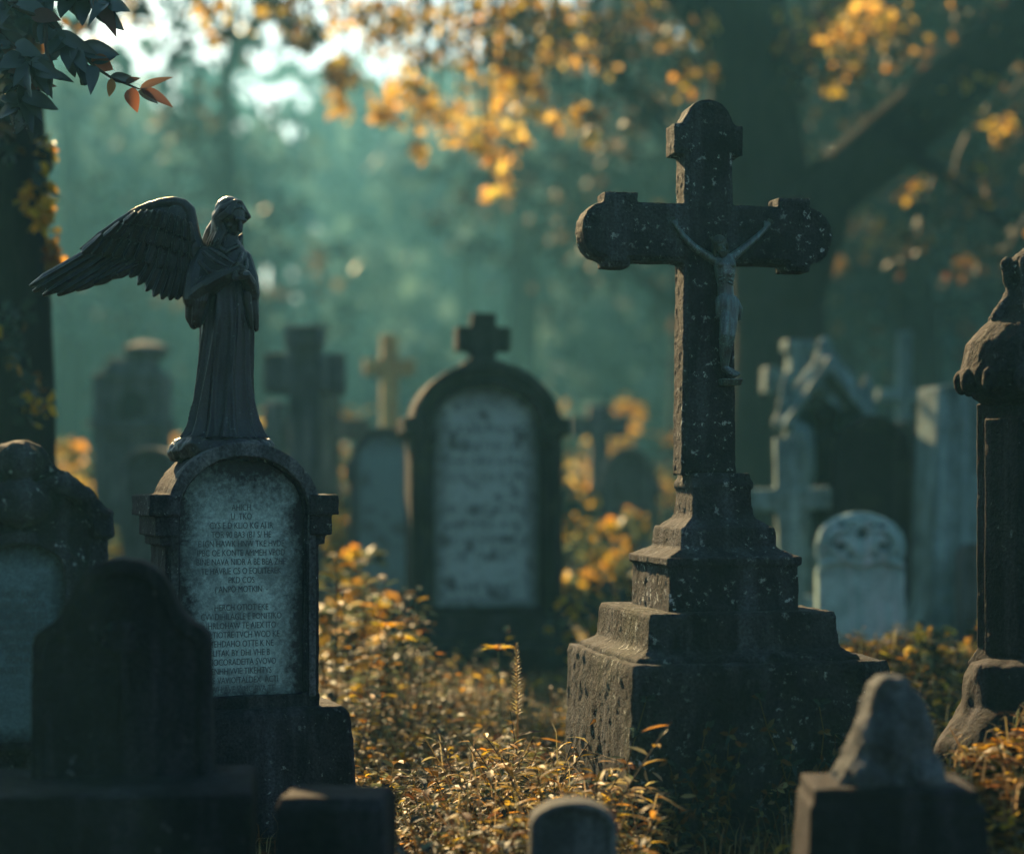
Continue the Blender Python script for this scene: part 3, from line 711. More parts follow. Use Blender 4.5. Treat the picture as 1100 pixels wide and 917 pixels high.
# column monument at the right edge
Y=5.7; s=PX(Y)
cm=thing('column_monument','dark square column with draped bulging capital and finial at the right edge','monument',(XW(1116,Y),Y,0),R(24))
def zr(py): return ZW(py,Y)
mb=MB(); a=46*s
mb.box(-a,a,-a,a,zr(716),zr(432))
for k in (-1,1): mb.box(-a*.62,a*.62,-a-.012,-a+.02,zr(700),zr(450)) if k==1 else mb.box(-a-.012,-a+.02,-a*.62,a*.62,zr(700),zr(450))
mb.frustum(zr(716),zr(700),a*1.18,a*1.18,a*1.02,a*1.02)
stone('shaft',mb,M_FRONT,cm,0.006,0.005,0.04,1,0.004,0.2)
mb=MB()
mb.lathe([(54*s,zr(436)),(68*s,zr(428)),(78*s,zr(416)),(83*s,zr(402)),(80*s,zr(386)),(76*s,zr(368)),(62*s,zr(352)),(48*s,zr(340)),(40*s,zr(330))],22)
for k in range(14):
    a_=2*PI*k/14; r0=81*s
    mb.chain([(r0*.9*math.cos(a_),r0*.9*math.sin(a_),zr(402)),(r0*.80*math.cos(a_+.2),r0*.80*math.sin(a_+.2),zr(372)),(r0*.5*math.cos(a_+.4),r0*.5*math.sin(a_+.4),zr(346))],[.034,.030,.022],8)
    mb.ell((r0*1.0*math.cos(a_+.22),r0*1.0*math.sin(a_+.22),zr(410)),.026,.026,.040)
stone('capital',mb,M_FRONT,cm,0.005,0.008,0.03,1,0.006,0.08)
mb=MB(); mb.lathe([(45*s,zr(345)),(40*s,zr(333)),(30*s,zr(318)),(26*s,zr(305)),(34*s,zr(296)),(34*s,zr(284)),(24*s,zr(272)),(10*s,zr(262))],18)
for k in range(7):
    a_=2*PI*k/7; mb.chain([(34*s*math.cos(a_),34*s*math.sin(a_),zr(284)),(29*s*math.cos(a_),29*s*math.sin(a_),zr(312)),(48*s*math.cos(a_+.3),48*s*math.sin(a_+.3),zr(342))],[.022,.018,.026],8)
stone('finial',mb,M_BLACK,cm,0.005,0.01,0.03,1,0.008,0.06)
mb=MB(); mb.loft([[(r_*s*(1+.10*noise.noise(Vector((math.cos(t),math.sin(t),py*.05))))*math.cos(t),r_*s*math.sin(t)*(1+.1*noise.noise(Vector((math.sin(t),math.cos(t),py*.05)))),zr(py) if py<900 else -.1) for t in [2*PI*i/24 for i in range(24)]] for py,r_ in [(950,126),(830,116),(795,104),(775,94),(755,86),(730,80),(712,74),(706,60)]])
stone('rock_base',mb,M_FRONT,cm,0.007,0.014,0.07,2,0.05,0.25)

# ------------------------------------------------------------------ graves in the middle distance and beyond
def cross_outline(hw, arm, t, z0, z1, za_):   # plain latin cross, half arm span hw, half bar t
    return [(-t,z0),(t,z0),(t,za_-t),(hw,za_-t),(hw,za_+t),(t,za_+t),(t,z1),(-t,z1),(-t,za_+t),(-hw,za_+t),(-hw,za_-t),(-t,za_-t)]
def plain_cross(name,label,px,Y,top,arm_y,span,bar,mat,base_w=None,base_top=None,depth=None,rz=0,tilt=0,vox=0.014,flare=0):
    t=thing(name,label,'cross',(XW(px,Y),Y,0),R(rz),None,R(tilt)); s=PX(Y)
    d=depth or bar*s*0.7
    mb=MB(); b_=bar*s/2; hw=span*s/2
    zb=ZW(base_top,Y) if base_top else -.1
    mb.prism(cross_outline(hw,0,b_,zb-.02,ZW(top,Y),ZW(arm_y,Y)),-d,d)
    if flare:
        za_=ZW(arm_y,Y)
        mb.box(-b_*flare,b_*flare,-d*1.1,d*1.1,ZW(top,Y)-b_*1.2,ZW(top,Y)+.005)
        for s_ in (-1,1): mb.box(min(s_*hw*1.02,s_*(hw-b_*1.2)),max(s_*hw*1.02,s_*(hw-b_*1.2)),-d*1.1,d*1.1,za_-b_*flare,za_+b_*flare)
    stone('cross_shaft',mb,mat,t,vox,0.012,0.1,2)
    if base_w:
        mb=MB(); a=base_w*s/2; zt=zb; mb.frustum(-.1,zt*.55,a*1.25,a*.8,a*1.2,a*.75); mb.frustum(zt*.54,zt,a,a*.6,a*.8,a*.5)
        stone('pedestal',mb,mat,t,vox,0.012,0.1,2)
    return t
def headstone(name,label,px,Y,w,top,spring,mat,depth=.10,rz=0,tilt=0,tabmat=None,base=None,ears=0,p=1.0,vox=0.010,inset_=.8,cat='gravestone',inscribe=None):
    t=thing(name,label,cat,(XW(px,Y),Y,0),R(rz),None,R(tilt)); s=PX(Y); a=w*s/2
    zs=ZW(spring,Y); r=ZW(top,Y)-zs
    zb=ZW(base,Y) if base else 0.02
    o1=arch(a,zs,r,zb if base else -.1,20,p=p); o2=arch(a*inset_,zs,r-a*(1-inset_),zb+.1,20,p=p)
    mb=MB(); mb.prism(o1,-depth+.03,depth); mb.ring(o1,o2,-depth,-depth+.05)
    if ears:
        for sg in (-1,1): mb.box(min(sg*a*.8,sg*(a+ears*s)),max(sg*a*.8,sg*(a+ears*s)),-depth-.02,depth+.02,zs-.10,zs+.02)
    stone('stone_body',mb,mat,t,vox,0.008,0.08,1)
    if tabmat:
        mb=MB(); mb.prism(arch(a*inset_*1.02,zs,(r-a*(1-inset_))*1.01,zb+.09,20,p=p),-depth+.018,-depth+.045); mb.build('tablet',tabmat,t)
    if base:
        mb=MB(); mb.box(-a*1.2,a*1.2,-depth*1.5,depth*1.5,-.1,zb*.6); mb.frustum(zb*.59,zb+.01,a*1.15,depth*1.35,a*1.02,depth*1.15)
        stone('plinth',mb,mat,t,vox,0.008,0.1,1)
    return t
# large arched headstone in the centre
Y=11.0; s=PX(Y)
cs=thing('cross_topped_headstone','large dark arched headstone topped by a stubby cross, stained pale tablet, centre','gravestone',(XW(518,Y),Y,0),R(9))
def zm(py): return ZW(py,Y)
D=.19
zsp=zm(462); ro=zm(392)-zsp
o1=arch(80*s,zsp,ro,zm(660),24); o2=arch(57*s,zsp,zm(416)-zsp,zm(650),24)
mb=MB(); mb.prism(o1,-D+.07,D); mb.ring(o1,o2,-D,-D+.12)
m1=arch(80*s,zsp,ro+.01,zsp,24)[2:]; m2=arch(70*s,zsp,zm(403)-zsp,zsp,24)[2:]; mb.ring(m1,m2,-D-.05,-D+.06,closed=False)
m1=arch(64*s,zsp,zm(408)-zsp,zsp,24)[2:]; m2=arch(57*s,zsp,zm(416)-zsp,zsp,24)[2:]; mb.ring(m1,m2,-D-.035,-D+.06,closed=False)
for sg in (-1,1):
    mb.box(min(sg*66*s,sg*88*s),max(sg*66*s,sg*88*s),-D-.06,D+.03,zm(468),zm(450)); mb.box(min(sg*54*s,sg*68*s),max(sg*54*s,sg*68*s),-D-.04,-D+.05,zm(478),zm(460))
    mb.chain([(sg*73*s,-D-.01,zm(468)),(sg*73*s,-D-.01,zm(655))],[.045,.045],10)
stone('stone_body',mb,M_FRONT,cs,0.011,0.008,0.06,1)
M_TAB3=tablet_mat('stained_pale_panel',(0.35,0.48,0.45),(0.07,0.085,0.085),57*s,zm(655),zm(412),0.12,0.9)
mb=MB(); mb.prism(arch(58*s,zsp,zm(415)-zsp,zm(652),24),-D+.045,-D+.08); mb.build('tablet',M_TAB3,cs)
text(['HIER RVHET IN GOTT','MAREI KATHE OTTIN','GEB DEN 4 MAI','GEST DEN 9 IVNI','','DIE LIEBE HORET','NIMMER AVF','VND HOFET ALLES','SIE TRAGET','','RVHE SANFT'],0.088,(0,-D+0.043,zm(468)),M_LETTER_SHADE,cs,0.80,1.05,0.0)
mb=MB(); t_=13*s; zt=zm(337); mb.prism(cross_outline(29*s,0,t_,zm(400),zt,zm(365)),-.09,.09); mb.frustum(zm(402),zm(388),27*s,.14,20*s,.11); stone('finial_cross',mb,M_FRONT,cs,0.011,0.008,0.06,1)
mb=MB(); mb.box(-112*s,112*s,-.46,.46,-.1,zm(688)); mb.frustum(zm(690),zm(676),96*s,.36,92*s,.33); mb.frustum(zm(677),zm(657),92*s,.30,84*s,.24); stone('plinth',mb,M_FRONT,cs,0.012,0.008,0.08,1)

M_TG=tablet_mat('grey_panel',(0.20,0.33,0.33),(0.09,0.11,0.11),.24,.3,1.5,0.12,0.7)
headstone('arched_headstone','grey round-topped headstone half hidden behind the large cross-topped one, left side',412,12.5,72,459,500,M_MID,rz=6,tabmat=M_TG,base=650,ears=5)
plain_cross('stone_cross','tall dark stone cross with blunt arms between the angel and the small golden cross',328,13.5,352,402,84,34,M_MID,base_w=70,base_top=610,rz=4,flare=1.25)
plain_cross('stone_cross','squat dark cross partly hidden behind the tall blunt-armed cross, arms below its shoulder',352,17.5,420,462,88,24,M_MID,base_w=60,base_top=560,rz=-6)
plain_cross('stone_cross','small slim cross with golden sunlight painted into its colour, above the grey round-topped headstone',418,16.5,360,395,54,17,M_SUNLIT,base_w=40,base_top=520,rz=10)
plain_cross('stone_cross','low dark cross at the shoulder of the angel headstone, below the tall blunt-armed cross',296,16,432,470,50,22,M_MID,base_w=46,base_top=560,rz=0)
# tall stele with urn cap far left
Y=16; s=PX(Y)
st=thing('panelled_stele','tall grey stele with arched niche, cross band and round cap, behind the angel wing','monument',(XW(143,Y),Y,0),R(10))
mb=MB(); a=40*s; z1=ZW(408,Y); mb.box(-a,a,-.22,.22,-.1,z1); mb.box(-a*1.12,a*1.12,-.27,.27,ZW(462,Y),ZW(452,Y)); mb.frustum(z1,ZW(396,Y),a*1.1,.26,a*.7,.18); mb.box(-a*.68,a*.68,-.16,.16,ZW(396,Y),ZW(386,Y))
for sg in (-1,1): mb.box(min(sg*a*.78,sg*a*1.02),max(sg*a*.78,sg*a*1.02),-.25,.1,.2,z1)
mb.box(-a,a,-.25,.1,ZW(470,Y),ZW(455,Y)); stone('stone_body',mb,M_MID,st,.016,.01,.1,1)
mb=MB(); mb.prism(arch(a*.35,ZW(432,Y),.09,ZW(452,Y)+.02,12),-.235,-.20); mb.build('niche',M_FRONT,st)  # raised dark plate; the niche's shade is put into its colour
mb=MB(); mb.lathe([(.12,ZW(398,Y)),(.10,ZW(390,Y)),(.2,ZW(380,Y)),(.2,ZW(373,Y)),(.05,ZW(366,Y))],16,(a*.35,0,0)); stone('urn',mb,M_MID,st,.014,.008,.1,1)
mb=MB(); mb.box(-a*1.3,a*1.3,-.4,.4,-.1,.25); stone('plinth',mb,M_MID,st,.016,.01,.1,1)
headstone('arched_headstone','pale-rimmed rounded headstone peeping out left of the angel headstone shoulder',166,12.5,62,481,505,M_MID,rz=-8,base=640)
plain_cross('stone_cross','dark cross behind the small arched headstone right of the large cross-topped one',643,17,436,458,62,19,M_MID,base_w=46,base_top=580,rz=4,flare=1.2)
headstone('arched_headstone','small dark arched headstone with curved skirt beside the dark cross, right of centre',676,15.5,62,480,520,M_MID,rz=-5,base=585,ears=3)
# right hand group
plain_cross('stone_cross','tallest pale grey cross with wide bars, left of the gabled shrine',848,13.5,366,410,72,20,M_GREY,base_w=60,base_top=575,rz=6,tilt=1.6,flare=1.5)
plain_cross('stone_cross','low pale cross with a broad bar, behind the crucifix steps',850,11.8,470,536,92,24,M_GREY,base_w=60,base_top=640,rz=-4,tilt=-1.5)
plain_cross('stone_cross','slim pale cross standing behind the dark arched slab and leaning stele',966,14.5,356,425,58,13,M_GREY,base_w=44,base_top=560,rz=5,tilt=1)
# gabled shrine
Y=13; s=PX(Y)
gs=thing('gabled_shrine','pale gabled shrine with a dark shadowy niche, between tall cross and arched slab','monument',(XW(886,Y),Y,0),R(-4))
a=38*s; mb=MB()
for sg in (-1,1):
    mb.box(min(sg*a*.62,sg*a),max(sg*a*.62,sg*a),-.3,.3,-.1,ZW(455,Y))
    mb.prism([(sg*a*1.25,ZW(465,Y)),(sg*a*1.25,ZW(455,Y)),(0,ZW(385,Y)),(0,ZW(403,Y))] if sg<0 else [(0,ZW(403,Y)),(0,ZW(385,Y)),(a*1.25,ZW(455,Y)),(a*1.25,ZW(465,Y))],-.35,.35)
for sg in (-1,1):
    for k in range(6): mb.ell((sg*a*(1.2-.2*k),-.1,ZW(452,Y)+(ZW(385,Y)-ZW(452,Y))*(k+.3)/6),.06,.09,.06)
    mb.lathe([(.09,ZW(462,Y)),(.10,ZW(452,Y)),(.06,ZW(446,Y)),(.07,ZW(436,Y)),(.045,ZW(424,Y)),(.05,ZW(418,Y)),(.01,ZW(400,Y))],10,(sg*a*1.12,-.12,0))
    mb.chain([(sg*a*.75,-.32,ZW(470,Y)),(sg*a*.6,-.34,ZW(500,Y)),(sg*a*.72,-.32,ZW(540,Y)),(sg*a*.78,-.3,ZW(585,Y))],[.09,.06,.07,.10],10)
mb.lathe([(.05,ZW(390,Y)),(.09,ZW(382,Y)),(.04,ZW(376,Y)),(.06,ZW(370,Y)),(.01,ZW(360,Y))],10)
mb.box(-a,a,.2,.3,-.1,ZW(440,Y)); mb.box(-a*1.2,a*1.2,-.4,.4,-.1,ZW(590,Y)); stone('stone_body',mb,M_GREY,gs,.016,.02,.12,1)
mb=MB(); mb.lathe([(.06,ZW(590,Y)),(.2,ZW(588,Y)),(.17,ZW(530,Y)),(.13,ZW(490,Y)),(.17,ZW(470,Y)),(.07,ZW(458,Y)),(.10,ZW(447,Y)),(.09,ZW(437,Y)),(.02,ZW(430,Y))],16); stone('niche_figure',mb,M_FRONT,gs,.012,.02,.1,1)
headstone('arched_headstone','dark plain slab with a rounded top behind the ornate pale stone',936,12.5,82,446,490,M_FRONT,rz=-6,base=655)
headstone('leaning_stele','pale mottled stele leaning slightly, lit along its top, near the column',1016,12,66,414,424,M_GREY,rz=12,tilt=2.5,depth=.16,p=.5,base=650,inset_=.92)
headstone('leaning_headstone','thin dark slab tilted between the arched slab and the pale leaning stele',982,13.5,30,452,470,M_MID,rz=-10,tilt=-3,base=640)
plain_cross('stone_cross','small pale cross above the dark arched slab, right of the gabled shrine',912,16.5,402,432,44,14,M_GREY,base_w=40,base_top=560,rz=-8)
headstone('low_headstone','short dark headstone at the foot of the pale leaning stele, by the column',1046,11.5,36,583,596,M_MID,rz=-4)
# ornate white stone
Y=10.5; s=PX(Y)
ow=thing('wreath_headstone','short pale headstone with a carved scrolling wreath filling its round top','gravestone',(XW(924,Y),Y,0),R(-3))
half=[(0,-.1),(46*s,-.1)]+[(x*s,ZW(py,Y)) for x,py in [(46,612),(42,608),(46,598),(47,585),(43,571),(34,561),(22,555),(10,551),(0,550)]]
mb=MB(); mb.prism(mirror(half),-.06,.10); stone('stone_body',mb,M_PALE,ow,.009,.008,.06,1)
mb=MB(); mb.prism([(x*.86,ZW(600,Y)+(z-ZW(600,Y))*.88) for x,z in mirror([(0,ZW(604,Y)),(42*s,ZW(604,Y)),(46*s,ZW(590,Y)),(43*s,ZW(571,Y)),(34*s,ZW(561,Y)),(22*s,ZW(555,Y)),(0,ZW(550,Y))])],-.066,-.05); mb.build('carved_field',M_GREY,ow)
mb=MB()
for sg in (-1,1):      # paired scrolls and a leaf fan
    mb.tube([(sg*(22-(17-13*t)*math.cos(9.5*t)*1.0)*s,-.080,ZW(584-(17-13*t)*math.sin(9.5*t),Y)) for t in [k/30 for k in range(31)]],.017,7)
    mb.tube([(sg*(9-(9-7*t)*math.cos(8*t))*s,-.080,ZW(565-(8-6*t)*math.sin(8*t),Y)) for t in [k/20 for k in range(21)]],.014,7)
    for k in range(4): mb.chain([(sg*2*s,-.075,ZW(603,Y)),(sg*(4+4*k)*s,-.085,ZW(592-7*k+k*k,Y)),(sg*(2+7*k)*s,-.078,ZW(580-7*k+2*k*k,Y))],[.018,.022,.010],7)
    for k in range(5): mb.ell((sg*(34+6*math.sin(k))*s,-.07,ZW(600-8*k,Y)),.022,.016,.026)
mb.chain([(-42*s,-.07,ZW(606,Y)),(-20*s,-.075,ZW(600,Y)),(0,-.075,ZW(606,Y)),(20*s,-.075,ZW(600,Y)),(42*s,-.07,ZW(606,Y))],[.02]*5)
stone('carved_wreath',mb,M_PALE,ow,.007,.006,.05,1)
mb=MB(); mb.box(-.34,.34,-.16,.18,-.1,.14); stone('plinth',mb,M_GREY,ow,.01,.008,.08,1)

# ------------------------------------------------------------------ trees
def limb(mb, pts, rad, n=12, rough=.18): mb.tube(pts,rad,n,rough=rough)
# great tree behind the crucifix
Y=17.0
bt=thing('great_tree','great dark tree with a thick rising limb and golden hanging leaves behind the crucifix','tree',(XW(835,Y),Y,0))
def tp(px,py,dy=0):
    p=W(px,py,Y+dy); return p-Vector((XW(835,Y),Y,0))
mb=MB()
limb(mb,[tp(838,745),tp(838,700),tp(836,600),tp(835,480),tp(834,380),tp(832,290),tp(822,200),tp(808,110),tp(800,20),tp(796,-100),tp(800,-260)],[.9,.66,.52,.47,.44,.45,.44,.40,.37,.34,.22],16)
limb(mb,[tp(835,330),tp(858,255),tp(890,205,-.2),tp(945,160,-.4),tp(1010,105,-.6),tp(1075,45,-.8),tp(1140,-20,-1),tp(1230,-80,-1.2)],[.41,.39,.31,.28,.27,.24,.20,.12],14)
limb(mb,[tp(812,110),tp(770,40,.2),tp(720,-20,.5),tp(640,-70,.3),tp(540,-90,-.2),tp(440,-80,-.6),tp(340,-70,-1)],[.26,.20,.17,.15,.12,.09,.05],12)
limb(mb,[tp(806,120),tp(880,30,.6),tp(930,-60,1),tp(980,-160,1.2)],[.2,.15,.12,.07],12)
limb(mb,[tp(940,165,-.4),tp(985,170,-.8),tp(1030,200,-1),tp(1080,245,-1.1)],[.12,.08,.05,.03],8)
mb.build('trunk',M_BARK,bt,smooth=True)
mb=MB(); tw=MB()
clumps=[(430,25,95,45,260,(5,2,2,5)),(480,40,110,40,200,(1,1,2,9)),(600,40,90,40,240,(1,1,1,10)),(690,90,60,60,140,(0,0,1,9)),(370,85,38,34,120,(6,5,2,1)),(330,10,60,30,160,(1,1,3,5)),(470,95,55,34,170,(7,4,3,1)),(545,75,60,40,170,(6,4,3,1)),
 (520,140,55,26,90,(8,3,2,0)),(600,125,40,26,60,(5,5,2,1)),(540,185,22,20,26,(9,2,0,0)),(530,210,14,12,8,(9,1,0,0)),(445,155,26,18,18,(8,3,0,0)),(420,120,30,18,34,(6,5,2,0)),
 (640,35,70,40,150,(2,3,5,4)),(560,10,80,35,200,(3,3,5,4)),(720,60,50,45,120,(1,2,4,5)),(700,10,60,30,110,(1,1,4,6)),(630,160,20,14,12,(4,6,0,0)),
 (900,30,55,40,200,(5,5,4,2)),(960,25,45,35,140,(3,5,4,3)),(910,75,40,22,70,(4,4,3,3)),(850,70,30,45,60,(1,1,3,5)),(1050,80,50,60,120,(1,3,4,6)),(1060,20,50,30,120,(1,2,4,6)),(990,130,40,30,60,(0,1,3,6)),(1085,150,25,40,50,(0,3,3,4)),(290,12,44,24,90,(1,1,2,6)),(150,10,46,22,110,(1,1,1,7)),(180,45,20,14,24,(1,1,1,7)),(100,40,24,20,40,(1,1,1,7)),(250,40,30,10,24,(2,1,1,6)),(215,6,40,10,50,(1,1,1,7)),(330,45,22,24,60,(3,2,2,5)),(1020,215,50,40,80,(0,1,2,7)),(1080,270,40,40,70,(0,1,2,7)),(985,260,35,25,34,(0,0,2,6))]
for px,py,rx,ry,n_,ws in clumps:
    dy=random.uniform(-1.2,1.0); c_=tp(px,py,dy); k=PX(Y)
    cloud(mb,c_,(rx*k,.7,ry*k),int(n_*1.35),.105,ws)
    lo=tp(px+random.uniform(-15,15),min(-60,py-90),dy*.5) if px<760 else tp(px+20,py-70,dy*.5)
    mid=(Vector(lo)+c_)/2+Vector((random.uniform(-.2,.2),0,.1)); tw.tube([lo,mid,c_,c_+Vector((random.uniform(-.3,.3),0,-ry*k*.8))],[.03,.02,.012,.004],6)
b0=len(mb.v); mb.v+=tw.v; mb.f+=[tuple(i+b0 for i in f) for f in tw.f]; mb.m+=[4]*len(tw.f)
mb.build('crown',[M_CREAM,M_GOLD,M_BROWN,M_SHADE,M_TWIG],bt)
# left tree with overhanging branch
Y=9.2
lt2=thing('leaning_tree','dark tree trunk at the left edge with a near branch of glossy leaves overhead','tree',(XW(8,Y),Y,0))
def tl(px,py,Yy=9.2): return W(px,py,Yy)-Vector((XW(8,9.2),9.2,0))
mb=MB()
limb(mb,[tl(6,790),tl(8,720),tl(8,600),tl(6,450),tl(4,300),tl(0,150),tl(-6,0),tl(-16,-200),tl(-20,-420)],[.42,.32,.25,.23,.225,.22,.21,.18,.12],14)
limb(mb,[tl(-4,-60),tl(-20,-140,8.2),tl(-40,-130,7.0),tl(-50,-80,6.3),tl(-30,-20,6.05)],[.10,.07,.05,.03,.018],10)
mb.build('trunk',M_BARK,lt2,smooth=True)
tw=MB(); lf=MB()
def twig(pts, rad): tw.tube([tl(*p) for p in pts],rad,6)
base_=(-30,-20,6.05)
branches=[[(-30,-20,6.05),(10,5,6.0),(48,22,5.98),(78,48,5.97),(102,72,5.96),(120,84,5.95),(140,92,5.94),(150,96,5.94)],
          [(-30,-20,6.05),(-8,30,6.1),(6,58,6.1),(18,88,6.08),(28,120,6.05)],
          [(10,5,6.0),(50,-10,6.1),(85,-4,6.12),(118,2,6.1)],
          [(48,22,5.98),(50,55,5.9),(58,72,5.88)],
          [(-8,30,6.1),(25,60,6.0),(45,78,5.98)]]
for bpts in branches: twig(bpts,[.010-.0075*i/(len(bpts)-1) for i in range(len(bpts))])
def put(px,py,Yy,tx,ty,wd,mi,up=None,dz=0):    # leaf from twig point towards a tip
    p=tl(px,py,Yy); q=tl(tx,ty,Yy+dz); broad(lf,p,q-p,(q-p).length,wd*PX(6),up or Vector((random.uniform(-.7,.7),-1,random.uniform(-.3,.8))),mi,random.uniform(.03,.42))
for a in [(98,62,5.96,121,75,8,1),(120,84,5.94,118,104,4,1),(142,94,5.94,142,117,7,1),(150,96,5.94,178,79,4,2),(150,95,5.94,187,112,6,2),(148,98,5.94,172,108,5,0),(118,82,5.95,146,86,5,0),(135,90,5.94,150,82,4,2),
          (84,52,5.96,125,55,9,0),(86,48,5.96,120,66,7,0),(60,30,5.97,66,58,8,0),(70,38,5.97,90,85,7,0),(90,66,5.96,92,92,6,0),(76,58,5.96,78,83,6,0),(66,44,5.97,50,66,8,0),(100,12,6.1,132,22,9,0),(112,2,6.1,130,12,7,0),(40,20,5.98,68,36,8,0),(48,22,5.98,38,46,8,0),
          (20,90,6.05,42,148,7,0),(14,76,6.08,16,112,8,0),(28,100,6.05,62,118,7,0),(26,94,6.05,60,88,7,2),(6,60,6.1,-12,90,8,0),(34,70,6.0,58,96,8,0),(8,50,6.1,34,58,8,0),(22,60,6.0,24,84,7,2)]:
    put(*a[:7],dz=random.uniform(-.03,.03))
for _ in range(190):
    bp_=random.choice(branches[:3]+branches[4:]); i=random.randrange(len(bp_)-1)
    if bp_ is branches[0] and i>3: continue
    t=random.random(); p=[bp_[i][j]*(1-t)+bp_[i+1][j]*t for j in range(3)]
    an_=random.uniform(-.4,PI+.4); l_=random.uniform(18,34)
    put(p[0],p[1],p[2],p[0]+l_*math.cos(an_),p[1]+l_*math.sin(an_)*.9,random.uniform(5,9),0 if random.random()<.88 else 2,dz=random.uniform(-.09,.09))
for _ in range(16):
    p=tl(20+random.gauss(0,6),134+random.gauss(0,5),6.03); lf.ell(p,.004,.004,.004,nu=6,nv=4)
    lf.m[-1]=0
tw.build('branch_twigs',M_TWIG,lt2); 
M_BRL=leaf_mat('glossy_dark_leaf',(0.045,0.065,0.062),.5,.22,.25); M_BRL.node_tree.nodes['Principled BSDF'].inputs['Specular IOR Level'].default_value=.6; M_BRO=leaf_mat('rust_leaf',(0.26,0.12,0.055),.2,.4); M_BRO2=leaf_mat('dull_brown_leaf',(0.12,0.065,0.05),.3,.35)
lf.build('branch_leaves',[M_BRL,M_BRO,M_BRO2],lt2,smooth=True)
mb=MB()
for px,py,rx,ry,n_,ws in [(22,215,28,30,70,(6,5,1,1)),(38,235,14,22,30,(8,3,0,0)),(20,330,20,60,60,(0,1,3,5)),(40,420,22,50,70,(2,2,3,3)),(5,100,30,70,120,(0,0,2,7)),(50,150,16,40,40,(1,1,2,4)),(0,20,60,60,160,(0,0,2,7)),(54,300,8,60,26,(3,1,2,2))]:
    cloud(mb,tl(px,py,8.8),(rx*PX(8.8),.25,ry*PX(8.8)),n_,.075,ws)
mb.build('ivy_leaves',[M_GOLD,M_ORNG,M_BROWN,M_DARKL],lt2)
# trees further back on the right, seen through the mist
specs=[(735,36,.5,'slim misty tree hidden behind the crucifix shaft'),(985,31,.5,'stout shadowy tree behind the slim pale cross'),(1090,26,.5,'dark tree rising behind the column capital'),(265,44,.45,'faint misty tree behind the angel statue'),(820,44,.7,'broad shadowy tree behind the shaft of the crucifix'),(1150,24,.5,'dense dark tree at the far right behind the column'),(905,36,.5,'dense misty tree above the gabled shrine')]
for px,Y,r_,lab in specs:
    t=thing('misty_tree',lab,'tree',(XW(px,Y),Y,0)); mb=MB(); H=(9+random.uniform(-1,1))*max(1,Y/30); f_=max(1,Y/30)
    tr=[Vector((random.uniform(-.25,.25)*k*.4,random.uniform(-.2,.2)*k*.4,-.2+H*k/7)) for k in range(8)]
    limb(mb,tr,[r_*(1.3 if k==0 else 1-.1*k) for k in range(8)],10)
    lf=MB(); 
    dense = px>700
    for k in range(26 if dense else 11):
        b0=tr[random.randint(3,7)]; a_=random.uniform(0,2*PI); e=b0+Vector((f_*math.cos(a_)*random.uniform(1.2,3),f_*math.sin(a_)*random.uniform(1.2,3),f_*random.uniform(.2,2.4)))
        limb(mb,[b0,(b0+e)/2+Vector((0,0,.15)),e],[r_*.3,r_*.2,.03],6)
        cloud(lf,e,(1.5*f_,1.5*f_,1.1*f_),150 if dense else 110,.26*f_,(0,0,2,10))
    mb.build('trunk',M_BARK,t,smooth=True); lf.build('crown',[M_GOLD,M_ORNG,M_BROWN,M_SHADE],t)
# far woods, one mass
mb=MB()
for k in range(100):
    Y=random.choice((random.uniform(48,75),random.uniform(80,115),random.uniform(100,150),random.uniform(110,150))); x=random.uniform(-.33,.33)*Y; q0=Y/6.0
    H=q0*(random.uniform(1.22,1.40) if -.22*Y<x<-.10*Y else random.uniform(1.35,1.6)); r_=random.uniform(.3,.6)
    mb.tube([(x,Y,-.3),(x+.3,Y,H*.5),(x,Y,H*.95)],[r_*1.2,r_,.1],6,mi=1)
    for _ in range(7):
        q=rv(); f_=Y/110; c_=Vector((x,Y,H*.55))+Vector((q.x*7.0*f_,q.y*7.0*f_,q.z*H*.38))
        cloud(mb,c_,(4.6*f_,4.6*f_,3.4*f_),96 if x>-.03*Y else 68,1.7*f_,(1,0))
for k in range(70):
    Y=random.uniform(50,120); x=random.uniform(-.36,.36)*Y
    cloud(mb,(x,Y,random.uniform(.5,1.6)),(3.0,1.8,1.4),40,.8,(1,0))
rs_=random.getstate()
for k in range(60):        # the wood carries on to both sides of the view
    Y=random.uniform(55,120); x=random.choice((random.uniform(-.85,-.36),random.uniform(.36,.7)))*Y; H=Y/6*random.uniform(1.0,1.35); f_=Y/110
    mb.tube([(x,Y,-.3),(x+.3,Y,H*.5),(x,Y,H*.95)],[.5,.4,.1],6,mi=1)
    for _ in range(6):
        q=rv(); c_=Vector((x,Y,H*.5))+Vector((q.x*8.0*f_,q.y*8.0*f_,q.z*H*.4)); cloud(mb,c_,(5.2*f_,5.2*f_,3.6*f_),70,1.8*f_,(1,0))
random.setstate(rs_)
for k in range(26):       # unseen trees added behind the camera to block low sky light
    a_=R(random.uniform(185,275)); d_=random.uniform(20,34); x=d_*math.sin(a_)*1.1; Y=d_*math.cos(a_)-2
    if Y>-8 and x>-13: continue
    H=random.uniform(10,15); mb.tube([(x,Y,-.3),(x,Y,H*.9)],[.35,.1],6,mi=1)
    for _ in range(5):
        q=rv(); cloud(mb,Vector((x,Y,H*.55))+Vector((q.x*2.5,q.y*2.5,q.z*H*.36)),(2.4,2.4,2.0),70,1.1,(1,0))
o=mb.build('distant_woods_and_blockers',[M_FAR,M_BARK]); tag(o,'distant woods dissolving into teal mist behind the graves, plus added light-blocking trees behind the camera','woods',kind='stuff')

